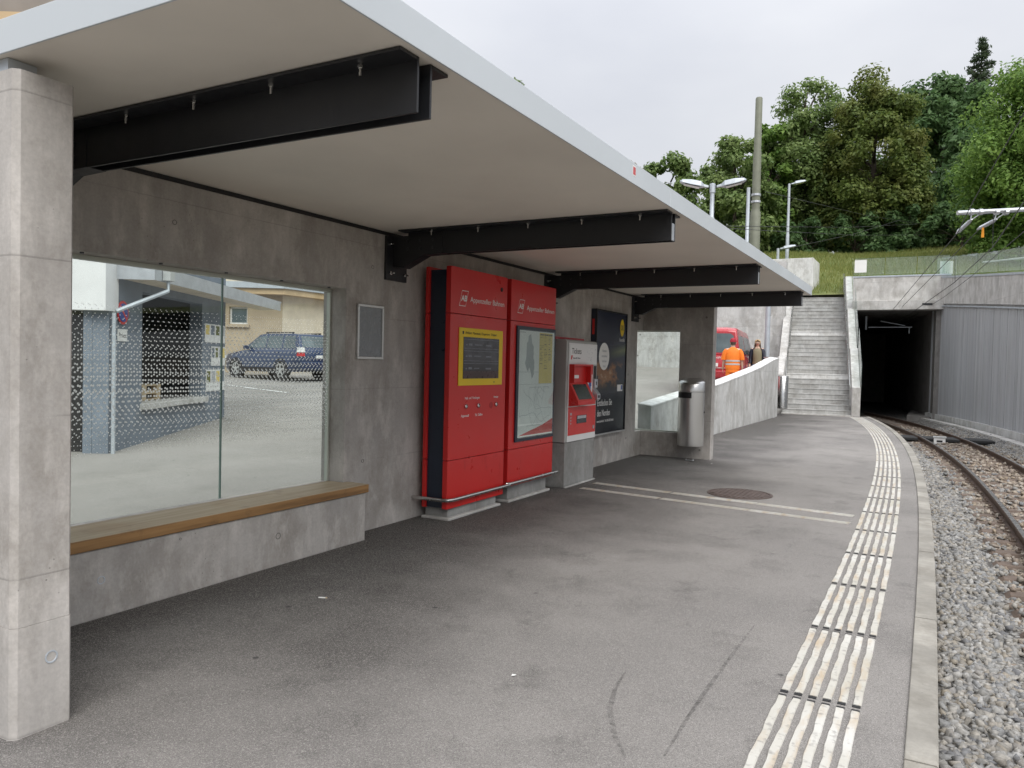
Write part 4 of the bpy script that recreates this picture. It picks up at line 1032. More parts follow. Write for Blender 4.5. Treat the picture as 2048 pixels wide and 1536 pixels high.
# cladding wall right of the track
cw = empty('clad_retaining_wall', (1.5, 30, 0), label='grey metal clad retaining wall with concrete top right of the track', cat='wall'); cw.location = (0, 0, 0)
def ztop(y): return 3.45 + (y - 26.5) * .09
def zcon(y): return 4.44 + (y - 26.5) * .107
cy_ = PY - .12; nb_ = 0
while cy_ > 19.5:
    wd_ = random.uniform(.05, .125); y1_ = cy_ - wd_; dp = random.uniform(0, .012)
    a, b = off(cy_, 3.43 - dp, 0), off(y1_ + .003, 3.43 - dp, 0); a2, b2 = off(cy_, 3.48, 0), off(y1_ + .003, 3.48, 0)
    za, zb_ = -.10, ztop(cy_)
    MB().add([(p.x, p.y, zz_) for zz_ in (za, zb_) for p in (a, b, b2, a2)], [(0, 1, 2, 3), (4, 5, 6, 7), (0, 1, 5, 4), (1, 2, 6, 5), (2, 3, 7, 6), (3, 0, 4, 7)]).build('cladding_board', 'clad', cw)
    cy_ = y1_; nb_ += 1
yw = np.linspace(19.5, PY, 20)
rings = [[tuple(off(y, o_, z_)) for o_, z_ in ((3.482, -.7), (3.482, ztop(y) + .10), (3.40, ztop(y) + .12), (3.40, zcon(y)), (3.75, zcon(y)), (3.75, -.7))] for y in yw]
MB().loft(rings).build('concrete_wall', 'conc_l', cw)
rings = [[tuple(off(y, o_, z_)) for o_, z_ in ((3.36, ztop(y) + .01), (3.36, ztop(y) + .055), (3.481, ztop(y) + .055), (3.481, ztop(y) + .01))] for y in yw]
MB().loft(rings).build('cap_flashing', 'zinc_p', cw)
rings = [[tuple(off(y, o_, z_)) for o_, z_ in ((3.34, -.7), (3.34, -.105), (3.481, -.105), (3.481, -.7))] for y in yw]
MB().loft(rings).build('base_plinth', 'conc_w', cw)
rings = [[tuple(off(y, o_, z_)) for o_, z_ in ((3.38, zcon(y) + .002), (3.38, zcon(y) + .07), (3.77, zcon(y) + .07), (3.77, zcon(y) + .002))] for y in yw]
MB().loft(rings).build('coping', 'zinc_p', cw)
# glass railing
gr_ = empty('glass_railing', (-1.5, PY, 5.2), label='printed glass railing along the top of the tunnel portal', cat='railing'); gr_.location = (0, 0, 0)
segs = [((-2.95 + k * 1.12, PY + .02), (-2.95 + (k + 1) * 1.12 - .03, PY + .02), 5.27, 5.27) for k in range(3)]
ylist = [PY - .1, 31.6, 29.6, 27.6, 25.6, 23.6, 21.6, 19.6]
for a, b in zip(ylist[:-1], ylist[1:]):
    p_, q_ = off(a, 3.55), off(b + .03, 3.55); segs.append(((p_.x, p_.y), (q_.x, q_.y), zcon(a) + .07, zcon(b) + .07))
for (a, b, z0_, z1_) in segs:
    A2, B2 = Vector((*a, 0)), Vector((*b, 0)); d = (B2 - A2); Lg = d.length; d.normalize(); n = Vector((-d.y, d.x, 0)) * .007; H = .74
    m = MB().add([(*(A2 - n).xy, z0_), (*(B2 - n).xy, z1_), (*(B2 + n).xy, z1_), (*(A2 + n).xy, z0_), (*(A2 - n).xy, z0_ + H), (*(B2 - n).xy, z1_ + H), (*(B2 + n).xy, z1_ + H), (*(A2 + n).xy, z0_ + H)], [(3, 2, 1, 0), (4, 5, 6, 7), (0, 1, 5, 4), (1, 2, 6, 5), (2, 3, 7, 6), (3, 0, 4, 7)])
    go = m.build('glass_pane', 'glass_r', gr_)
    st_ = MB(); ns = int(Lg / .04)
    for k in range(ns):
        s0 = (k + .2) / ns; s1 = s0 + .2 / ns
        qa, qb = A2 + d * Lg * s0 - n * 1.3, A2 + d * Lg * s1 - n * 1.3; za, zb_ = z0_ + (z1_ - z0_) * s0, z0_ + (z1_ - z0_) * s1
        st_.add([(qa.x, qa.y, za + .06), (qb.x, qb.y, zb_ + .06), (qb.x, qb.y, zb_ + H - .03), (qa.x, qa.y, za + H - .03)], [(0, 1, 2, 3)])
    st_.build('stripe_print', 'dot', go, kind='stuff')
for (px_, py_, z_) in ((-2.93, PY - .03, 5.42), (off(33.2, 3.5).x, off(33.2, 3.5).y, zcon(33.2) + .15)):
    box('pale_plate', 'print_w', gr_, px_ - .02, px_ + .42, py_ - .02, py_ - .012, z_, z_ + .5)
hr = [off(y, 3.9, zcon(y) + .5) for y in (30.2, 28.5, 27.4)] + [off(26.0, 4.3, zcon(26) + .55), off(23, 4.6, zcon(23) + .5)]
tag(MB().tube(hr, .03, 8).build('stair_handrail', 'white', None, smooth='auto'), 'white bent handrail behind the glass railing above the track', 'handrail')

# retaining wall of the car park
rw = empty('retaining_wall', (-15, 33, 0), label='pale concrete retaining wall behind the car park', cat='wall'); rw.location = (0, 0, 0)
xq = -5.45; k = 0
while xq > -46:
    x2 = xq - 3.4
    for za, zb_ in ((-.3, 3.25), (3.256, 5.9)):
        o = box('wall_panel', 'conc_w', rw, x2 + .004, xq - .004, 33.0, 33.35, za, zb_)
        if k < 3:
            for xx in (x2 + .6, x2 + 2.8):
                for zz in ((za + 2.2, za + 3.2) if za < 0 else (za + .4, za + 1.6)): tie(o, (xx + random.uniform(-.1, .1), 32.999, zz + random.uniform(-.05, .05)), 'y', .04)
    xq = x2; k += 1
col_ = empty('steel_column', (-4.98, 26.9, lotz(-4.98, 26.9)), label='round grey steel column at the top of the ramp parapet', cat='column')
MB().tube([(0, 0, 0), (0, 0, 3.9)], .085, 14).build('shaft', 'zinc_p', col_, smooth='auto'); MB().tube([(0, 0, 0), (0, 0, .03)], .16, 14).build('base_plate', 'zinc_p', col_)

# white wall on the slope
wwl = empty('white_slope_wall', (-7, 38.2, 5), label='short white concrete wall on the grass slope above the stairs', cat='wall'); wwl.location = (0, 0, 0)
box('wall_slab', 'white_conc', wwl, -9.5, -5.12, 38.3, 38.6, 4.9, 6.72, bevel=.02); box('wall_return', 'white_conc', wwl, -5.42, -5.125, 38.6, 40.5, 4.9, 6.715, bevel=.02)

# ------------------------------------------------------------------ poles, lamps, catenary
mast = empty('catenary_mast', (-7.03, 34.4, 3.9), label='tall olive catenary mast with stepped tapering sections', cat='mast')
MB().lathe([(.25, 0), (.25, 2.1), (.228, 2.2), (.228, 2.3)], 16).build('lower_section', 'olive', mast, smooth='auto')
MB().lathe([(.235, 2.0), (.215, 4.35), (.18, 4.42), (.18, 4.5)], 16).build('middle_section', 'olive', mast, smooth='auto')
MB().lathe([(.18, 4.4), (.172, 6.9), (.155, 6.98), (.148, 9.22), (.12, 9.28), (.02, 9.30)], 16).build('upper_section', 'olive', mast, smooth='auto')
for z in (4.75, 5.05): MB().lathe([(.205, z), (.205, z + .09), (.17, z + .09)], 16).build('clamp_band', 'zinc', mast)
p2_ = empty('cable_pole', (-7.27, 34.0, 3.9), label='slim galvanised pole standing close beside the olive mast', cat='pole')
MB().lathe([(.115, 0), (.105, 2.8), (.08, 2.85), (.075, 5.35)], 12).build('shaft', 'zinc_p', p2_, smooth='auto')
for z in (2.2, 2.7): MB().lathe([(.13, z), (.13, z + .1), (.11, z + .1)], 12).build('clamp_band', 'zinc', p2_)

def lamp_head(parent, ang, L=.78):
    h = empty('lamp_head', (0, 0, 0)); h.parent = parent
    d = Vector((math.cos(ang), math.sin(ang), 0)); n = Vector((-d.y, d.x, 0))
    def P(s, t_, z): q_ = d * s + n * t_; return (q_.x, q_.y, z)
    secs = [(.10, .035, -.03, .03, ), (.22, .06, -.03, .045), (.30, .15, -.035, .10), (.55, .155, -.02, .12), (L, .13, .02, .10), (L + .06, .07, .04, .07)]
    rings = [[P(s, -w_, z0 + s * .12), P(s, w_, z0 + s * .12), P(s, w_ * .8, z1 + s * .12), P(s, -w_ * .8, z1 + s * .12)] for s, w_, z0, z1 in secs]
    MB().loft(rings).build('housing', 'zinc_p', h, bevel=.012)
    m = MB().add([P(.34, -.12, .0), P(.34, .12, .0), P(L - .05, .10, L * .12 + .0), P(L - .05, -.10, L * .12 + .0)], [(0, 1, 2, 3)]); m.v = [(a, b, c - .02) for a, b, c in m.v]
    m.build('light_panel', 'white', h); return h
l1 = empty('street_lamp', (-5.23, 20.15, lotz(-5.23, 20.15)), label='galvanised street lamp with two flat heads behind the shelter roof', cat='street lamp')
MB().lathe([(.075, 0), (.07, 4.9), (.055, 4.92), (.055, 5.55), (.075, 5.55), (.075, 5.78), (.03, 5.8)], 14).build('pole', 'zinc_p', l1, smooth='auto')
for a in (R(14), R(200)):
    h = lamp_head(l1, a); h.location = (0, 0, 5.70)
l2 = empty('street_lamp', (-7.28, 44.2, hillz(-7.28, 44.2)), label='slim tall street lamp with one flat head on the slope', cat='street lamp')
MB().lathe([(.10, 0), (.09, 2.2), (.075, 2.3), (.065, 5.0)], 12).build('pole', 'zinc_p', l2, smooth='auto'); h = lamp_head(l2, R(20), .8); h.location = (0, 0, 4.98)
l3 = empty('street_lamp', (-7.62, 43.4, hillz(-7.62, 43.4)), label='short street lamp with one flat head beside the tall slim one', cat='street lamp')
MB().lathe([(.09, 0), (.07, 1.65)], 12).build('pole', 'zinc_p', l3, smooth='auto'); h = lamp_head(l3, R(15), .85); h.location = (0, 0, 1.62)

def at(x, y, d):
    r_ = f2 + r3 * ((x - 1024) / 1538) - u3 * ((y - 768) / 1538); return Vector((0, 0, CAMH)) + r_ * d
ct = empty('catenary_arm', tuple(at(2048, 420, 17)), label='grey horizontal catenary arm with insulators over the track', cat='catenary arm'); ct.location = (0, 0, 0)  # horizontal catenary arm with its post
A = at(1915, 426, 17); B = at(2070, 418, 17); B = B + (B - A) * 1.6
MB().tube([A, B], .05, 12).build('arm_tube', 'zinc', ct, smooth='auto'); D = (B - A).normalized()
MB().tube([B, (B.x, B.y, -.5)], .11, 12).build('arm_post', 'zinc_p', ct, smooth='auto')
def insul(px1, py1, px2, py2, d1, d2):
    a, b = at(px1, py1, d1), at(px2, py2, d2); dd = (b - a).normalized(); ll = (b - a).length; pts = []; rad = []
    for k in range(15): pts.append(a + dd * ll * k / 14); rad.append(.022 if k % 2 else .045)
    pts = [a - dd * .15] + pts + [b + dd * .15]; rad = [.012] + rad + [.012]
    MB().tube(pts, rad, 8).build('insulator', 'zinc', ct)
insul(1938, 444, 1918, 462, 17, 17.5); insul(1985, 443, 1962, 455, 17, 17.4)
for (x1_, y1_, x2_, y2_) in ((1943, 428, 1941, 441), (1961, 427, 1941, 441), (1993, 427, 1989, 440), (2012, 425, 1989, 440)):
    MB().tube([at(x1_, y1_, 17), at(x2_, y2_, 17)], .012, 6).build('hanger_rod', 'zinc', ct)
for x_ in (1943, 1961, 1993, 2012): MB().tube([at(x_, 424, 17) - D * .04, at(x_, 424, 17) + D * .04], .07, 10).build('clamp', 'zinc', ct)
tgp = at(1966, 455, 17.2); MB().add([tuple(tgp + Vector(v_)) for v_ in ((-.02, 0, 0), (.02, 0, 0), (.03, .0, -.22), (-.03, 0, -.22), (-.02, .01, 0), (.02, .01, 0), (.03, .01, -.22), (-.03, .01, -.22))], [(0, 1, 2, 3), (4, 5, 6, 7), (0, 1, 5, 4), (1, 2, 6, 5), (2, 3, 7, 6), (3, 0, 4, 7)]).build('marker_tag', 'orange_tag', ct)
def wire(pts, label, r_=.009):
    tag(MB().tube(pts, r_, 6).build('overhead_wire', 'steel_dk2', None), label, 'overhead wire', 'overhead wires above the track')
wire([at(1918, 462, 17.5), at(1770, 638, 33)], 'overhead wire from the left insulator down to the tunnel mouth')
wire([at(1962, 455, 17.4), at(1784, 634, 33)], 'overhead wire from the tagged insulator down to the tunnel mouth')
CWp = [at(2120, 300, 11), at(1985, 495, 17), at(1910, 564, 23), at(1800, 642, 33)]
wire(CWp, 'contact wire with droppers leading into the tunnel', .011)
wire([at(2160, 350, 11), at(2048, 463, 15), at(1946, 550, 22), at(1888, 594, 28), at(1815, 640, 33)], 'lowest overhead wire crossing the concrete of the right wall')
wire([at(2075, 180, 11), at(1946, 403, 16), at(1915, 466, 17.5)], 'overhead wire rising steeply to the upper right corner')
wire([at(1910, 512, 22.5), at(1910, 564, 23)], 'thin vertical dropper before the portal parapet', .006); wire([at(1987, 428, 16.9), at(1985, 495, 17)], 'thin vertical dropper hanging under the catenary arm', .006)
for i, (a, b, la) in enumerate((((1440, 452, 24), (1835, 448, 45), 'upper pale span wire across the dark trees'), ((1440, 456, 24), (1850, 470, 45), 'lower pale span wire across the dark trees'), ((1530, 383, 25), (1840, 448, 45), 'span wire falling right from the olive mast'), ((1560, 500, 30), (1800, 440, 46), 'span wire rising right above the grass slope'))):
    wire([at(*a), (at(*a) + at(*b)) / 2 - Vector((0, 0, .12)), at(*b)], la, .010)

# ------------------------------------------------------------------ buildings seen through the glass
ang = math.atan2(.86, -.51)
wb = empty('workshop_building', (-9.8, 6.5, .12), ang, label='dark grey workshop with loading dock, white side and metal canopy', cat='building')
wall_holes(0, 4.62, -.3, 2.98, [(1.0, 3.4, .64, 2.30)], .22, lambda u, v, w_: (u, w_, v)).build('dock_wall', 'greywall', wb)
box('dock_floor', 'conc_d', wb, .9, 3.5, .222, 3.0, .45, .64); box('dock_sill', 'conc_l', wb, .95, 3.5, -.10, .23, .55, .643, bevel=.01)
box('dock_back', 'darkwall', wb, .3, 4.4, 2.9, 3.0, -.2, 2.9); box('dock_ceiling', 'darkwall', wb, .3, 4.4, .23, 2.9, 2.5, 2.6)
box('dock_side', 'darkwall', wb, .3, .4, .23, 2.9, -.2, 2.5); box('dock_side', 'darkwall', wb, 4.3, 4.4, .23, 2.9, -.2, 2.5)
box('end_wall', 'greywall', wb, 4.40, 4.62, .222, 6, -.3, 2.98)
box('corner_pier', 'greywall', wb, -.004, .22, .222, .34, -.3, 1.95)
box('door', 'black', wb, .12, .2, .34, 1.9, -.3, 1.95); box('side_wall', 'darkwall', wb, 0, .22, 1.9, 6, -.3, 1.95)
box('white_side', 'white_wall', wb, -.14, .22, -.02, 6.2, 1.95, 4.2)
box('upper_storey', 'brownwall', wb, .23, 4.5, .5, 9, 2.99, 4.2); box('top_storey', 'brownwall', wb, -.3, 4.7, -.1, 9.2, 4.203, 10.5); box('storey_band', 'woodtrim', wb, -.34, 4.74, -.14, 9.2, 5.6, 5.75)
MB().tube([(.015, -.06, -.2), (.015, -.06, 1.93)], .028, 8).build('downpipe', 'zinc_p', wb, smooth='auto')
cn = MB().prism([(.18, 0), (.18, -.52), (6.6, -.52), (6.9, 0)], 2.42, 2.575).build('canopy', 'cream', wb)
box('canopy_fascia', 'zinc', cn, .175, 6.62, -.53, -.518, 2.40, 2.60); box('canopy_fascia', 'zinc', cn, .168, .178, -.53, 0, 2.40, 2.60); box('canopy_roof', 'zinc', cn, .17, 6.7, -.525, 0, 2.577, 2.605)
MB().tube([(.5, -.58, 2.5), (.5, -.58, 2.28), (.05, -.07, 1.95)], .03, 8).build('drain_pipe', 'zinc_p', cn, smooth='auto'); box('drain_box', 'alu', cn, .42, .58, -.64, -.535, 2.42, 2.58)
ns = empty('no_parking_sign', (0, 0, 0), label='round blue and red no parking sign above a white plate', cat='sign'); ns.parent = None
ns.matrix_world = wb.matrix_world.copy(); ns.location = (-9.8, 6.5, .12); ns.rotation_euler = (0, 0, ang)
def disc(name, r_, y, mat, par, c=(.36, 1.95)): 
    return MB().lathe([(r_, -.004), (r_, .0), (.001, .0)], 28, (0, 0, 0), 'y').xf(Matrix.Translation((c[0], y, c[1]))).build(name, mat, par)
disc('rim', .165, -.014, 'red', ns); disc('field', .13, -.020, 'print_b', ns)
sl = MB().box(-.017, .017, -.026, -.0245, -.13, .13); sl.xf(Matrix.Translation((.36, 0, 1.95)) @ Matrix.Rotation(R(-45), 4, 'Y')); sl.build('slash', 'red', ns)
box('plate', 'print_w', ns, .22, .50, -.014, -.008, 1.55, 1.72)
text('Privat', .10, (.245, -.015, 1.60), 'print_k', ns, rot=(R(90), 0, 0))
for k, (s0, z0_, w_, h_, la) in enumerate(((3.52, 1.62, 1.05, .34, 'wide'), (3.85, 1.19, .75, .36, 'narrow'), (3.6, .72, .98, .40, 'lowest'))):
    nt_ = empty('wall_notice', (-9.8, 6.5, .12), ang, label='%s white notice sheet with pictures on the grey wall, %s of three' % (la, ('top', 'middle', 'bottom')[k]), cat='notice', group='notices on the workshop wall')
    box('sheet', 'print_w', nt_, s0, s0 + w_, -.012, -.003, z0_, z0_ + h_)
    for j in range(4): box('picture', ('yellow_p', 'greywall', 'grass', 'print_g')[(j + k) % 4], nt_, s0 + .03 + j * w_ / 4, s0 + (j + .82) * w_ / 4, -.0145, -.0125, z0_ + h_ * .42, z0_ + h_ * .93)
def pallet(s, t_, z, n, la):
    p = empty('pallet', (-9.8, 6.5, .12), ang, label=la, cat='pallet', group='pallets on the loading dock')
    for j in range(5): box('deck_board', 'plywood', p, s, s + 1.2, t_ + j * .165, t_ + j * .165 + .11, z + .10, z + .122)
    for j in range(3):
        box('base_board', 'plywood', p, s, s + 1.2, t_ + j * .33, t_ + j * .33 + .1, z, z + .02)
        for i_ in range(3): box('block', 'plywood', p, s + i_ * .53, s + i_ * .53 + .14, t_ + j * .33, t_ + j * .33 + .1, z + .02, z + .10)
pallet(1.06, .25, .645, 0, 'lower wooden pallet on the loading dock'); pallet(1.12, .27, .77, 1, 'upper wooden pallet stacked on the loading dock')
pb = MB().box(0, .85, 0, .025, 0, .52); pb.xf(Matrix.Translation((-9.8, 6.5, .12)) @ Matrix.Rotation(ang, 4, 'Z') @ Matrix.Translation((1.08, .62, .895)) @ Matrix.Rotation(R(-12), 4, 'X'))
tag(pb.build('plywood_sheet', 'plywood'), 'pale plywood sheet leaning behind the pallets', 'plywood sheet')

bb_ = empty('beige_house', (-22.35, 22.0, .8), label='beige rendered house with flat eaves behind the blue car', cat='house')
Lf = Vector((-2.05, -1.2, 0)).normalized(); La = math.atan2(-Lf.y, -Lf.x)
def lf(u, v, w_): # left face, u from corner leftwards
    n = Vector((-Lf.y, Lf.x, 0)); n = n if n.y > 0 else -n
    q_ = Lf * u + n * w_; return (q_.x, q_.y, v)
wall_holes(0, 9, -1, 3.1, [(1.35, 2.05, 1.95, 2.62)], .35, lf).build('wall', 'beige', bb_)
def boxlf(name, mat, par, u0, u1, w0, w1, v0, v1):
    m = MB().box(u0, u1, w0, w1, v0, v1); m.v = [lf(a, c, b) for a, b, c in m.v]; return m.build(name, mat, par)
wi = boxlf('window', 'carglass', bb_, 1.4, 2.0, .16, .18, 2.0, 2.57)
for a in ((1.35, 1.41, 1.95, 2.62), (1.99, 2.05, 1.95, 2.62), (1.41, 1.99, 1.95, 2.01), (1.41, 1.99, 2.56, 2.62)): boxlf('window_frame', 'white', wi, a[0], a[1], .12, .20, a[2], a[3])
boxlf('window_sill', 'beige', wi, 1.25, 2.15, -.10, .3, 1.83, 1.93)
MB().box(-.25, 0, .01, 7, -1, 3.1).build('front_wall', 'cream', bb_); box('front_bay', 'beige', bb_, -.5, .12, 2.6, 9, -1, 3.1)  # face outside the shade: its brighter light is put into the lighter cream
MB().prism([(.45, -.35), (.45, 10), (-8, 10), (-8, -5.2)], 3.1, 3.32).build('eaves', 'woodtrim', bb_); MB().prism([(.52, -.42), (.52, 10), (-8, 10), (-8, -5.4)], 3.322, 3.55).build('roof_edge', 'zinc_p', bb_)
MB().tube([lf(3.9, -.8, -.06), lf(3.9, 3.05, -.06)], .05, 8).build('downpipe', 'rust', bb_)
ub = empty('cream_house', (-28, 30, 0), label='tall cream textured house rising behind the beige one', cat='house'); ub.location = (0, 0, 0)
box('wall', 'cream', ub, -46, -25.2, 24.5, 36, 0, 11.5); box('roof', 'zinc_p', ub, -47, -24.6, 24, 37, 11.5, 11.8)
wi = box('window', 'carglass', ub, -25.21, -25.19, 28.3, 29.3, 4.4, 6.0)
for a in ((28.2, 28.3, 4.3, 6.1), (29.3, 29.4, 4.3, 6.1), (28.3, 29.3, 4.3, 4.4), (28.3, 29.3, 6.0, 6.1)): box('window_frame', 'woodtrim', wi, -25.19, -25.12, *a)

# ------------------------------------------------------------------ vehicles
def wheel(parent, x, y, r_, w_, side):
    wv = empty('wheel', (x, y, r_)); wv.parent = parent
    MB().lathe([(r_ * .62, -w_ / 2), (r_ * .95, -w_ / 2), (r_, -w_ / 2 + .03), (r_, w_ / 2 - .03), (r_ * .95, w_ / 2), (r_ * .62, w_ / 2)], 28, axis='y').build('tyre', 'rubber', wv, smooth='auto')
    rm = MB(); yo = side * (w_ / 2 - .01)
    rm.lathe([(r_ * .66, yo), (r_ * .66, yo + side * .012), (r_ * .58, yo + side * .012), (r_ * .56, yo - side * .05)], 28, axis='y')
    for k in range(5):
        a = 2 * math.pi * k / 5 + .3; d = Vector((math.cos(a), 0, math.sin(a))); n = Vector((-d.z, 0, d.x))
        q_ = [d * .03 + n * .035, d * (r_ * .6) + n * .028, d * (r_ * .6) - n * .028, d * .03 - n * .035]
        rm.add([(p.x, yo, p.z) for p in q_] + [(p.x, yo + side * .015, p.z) for p in q_], [(0, 1, 2, 3), (4, 5, 6, 7), (0, 1, 5, 4), (1, 2, 6, 5), (2, 3, 7, 6), (3, 0, 4, 7)])
    rm.lathe([(.055, yo), (.055, yo + side * .02), (.001, yo + side * .02)], 12, axis='y')
    rm.build('rim', 'alu', wv); MB().lathe([(r_ * .6, yo - side * .06), (.001, yo - side * .06)], 20, axis='y').build('brake_disc', 'black', wv)
    return wv
def sec(x, w_, z0, z1, r_=.10): return [(x, -w_ * .9, z0), (x, -w_, z0 + r_), (x, -w_, z1 - r_ * 1.3), (x, -w_ * .94, z1 - .02), (x, -w_ * .6, z1 + .015), (x, w_ * .6, z1 + .015), (x, w_ * .94, z1 - .02), (x, w_, z1 - r_ * 1.3), (x, w_, z0 + r_), (x, w_ * .9, z0)]
def blue_car(loc, rz):
    c = empty('parked_car', loc, rz, label='dark blue estate car with roof rails parked by the beige house', cat='car')
    st_ = [(2.22, .66, .34, .66), (2.15, .76, .28, .76), (1.95, .82, .26, .85), (1.5, .85, .25, .92), (1.0, .865, .25, .985), (.6, .868, .25, 1.02), (-.6, .87, .25, 1.03), (-1.6, .865, .27, 1.03), (-2.05, .84, .30, 1.02), (-2.19, .80, .34, .98), (-2.23, .74, .42, .90)]
    bd = MB().loft([sec(*s_) for s_ in st_]).build('body', 'carblue', c, smooth='auto', bevel=.01)
    pr = [(1.02, 1.0), (.22, 1.515), (-.2, 1.555), (-1.5, 1.55), (-1.86, 1.52), (-2.14, 1.0)]
    def wid(z): return .80 - (z - 1.0) / .55 * .165
    rings = [[(x, -wid(z), z) for x, z in pr], [(x, -wid(z) * .5, z + .012 * (z > 1.2)) for x, z in pr], [(x, wid(z) * .5, z + .012 * (z > 1.2)) for x, z in pr], [(x, wid(z), z) for x, z in pr]]
    cabn = MB().loft(rings).build('cabin', 'carblue', c, smooth='auto', bevel=.015)
    for s in (-1, 1):
        for poly in ([(.78, 1.06), (.28, 1.44), (-.22, 1.48), (-.25, 1.06)], [(-.32, 1.06), (-.29, 1.48), (-1.08, 1.48), (-1.12, 1.06)], [(-1.22, 1.06), (-1.19, 1.48), (-1.72, 1.46), (-1.86, 1.06)]):
            MB().add([(x, s * (wid(z) + .004), z) for x, z in poly] + [(x, s * (wid(z) - .03), z) for x, z in poly], [(0, 1, 2, 3), (0, 1, 5, 4), (1, 2, 6, 5), (2, 3, 7, 6), (3, 0, 4, 7)]).build('side_window', 'carglass', c)
        box('roof_rail', 'black', c, -1.5, .0, s * .56 - .02, s * .56 + .02, 1.575, 1.605)
        for xx in (-1.45, -.05): box('rail_foot', 'black', c, xx - .04, xx + .04, s * .56 - .02, s * .56 + .02, 1.545, 1.576)
        MB().loft([[(.72, s * .83, 1.02), (.72, s * .83, 1.12), (.72, s * 1.0, 1.12), (.72, s * 1.0, 1.02)], [(.60, s * .83, 1.02), (.60, s * .83, 1.14), (.60, s * 1.02, 1.14), (.60, s * 1.02, 1.02)]]).build('mirror', 'carblue', c, bevel=.01)
        for nm_, z0_, z1_, mt_ in (('tail_light', .80, .93, 'tail'), ('tail_light', .932, 1.09, 'print_w')):
            MB().loft([[(-2.04, s * .868, z0_), (-2.07, s * .862, z1_), (-2.09, s * .74, z1_), (-2.09, s * .74, z0_)], [(-2.245, s * .845, z0_), (-2.225, s * .825, z1_), (-2.24, s * .70, z1_), (-2.258, s * .68, z0_)]]).build(nm_, mt_, c)
        MB().loft([[(2.0, s * .815, .68), (2.0, s * .815, .80), (2.02, s * .6, .83), (2.05, s * .6, .68)], [(2.17, s * .75, .66), (2.14, s * .76, .77), (2.17, s * .55, .79), (2.20, s * .55, .66)]]).build('headlight', 'print_w', c)
        for xx in (1.33, -1.20):
            MB().lathe([(.39, s * .80), (.39, s * .872), (.34, s * .874), (.34, s * .80)], 28, (xx, 0, .33), 'y').build('wheel_arch', 'black', c)
            wheel(c, xx, s * .77, .325, .21, s)
        box('sill_strip', 'black', c, -.85, .98, s * .872 - .012, s * .872 + .012, .26, .40)
        for xx in (.05, -1.0): box('door_handle', 'carblue', c, xx - .09, xx + .09, s * .868 - .015, s * .868 + .015, .90, .93)
    def rg(y, z, o_=0): # rear glass plane
        x = -1.86 + (1.52 - z) / .52 * -.28 - .006; return (x - o_, y, z)
    MB().add([rg(-.66, 1.10), rg(.66, 1.10), rg(.58, 1.47), rg(-.58, 1.47)], [(0, 1, 2, 3)]).build('rear_window', 'carglass', c)
    def wg(y, z): x = 1.02 - (z - 1.0) / .515 * .80 + .006; return (x, y, z)
    MB().add([wg(-.70, 1.05), wg(.70, 1.05), wg(.60, 1.47), wg(-.60, 1.47)], [(0, 1, 2, 3)]).build('windscreen', 'carglass', c)
    box('rear_bumper', 'carblue', c, -2.26, -2.05, -.78, .78, .36, .62, bevel=.04); box('number_plate', 'print_w', c, -2.245, -2.225, -.22, .22, .74, .84)
    return c
blue_car((-20.15, 19.75, lotz(-20.15, 19.75)), R(172))
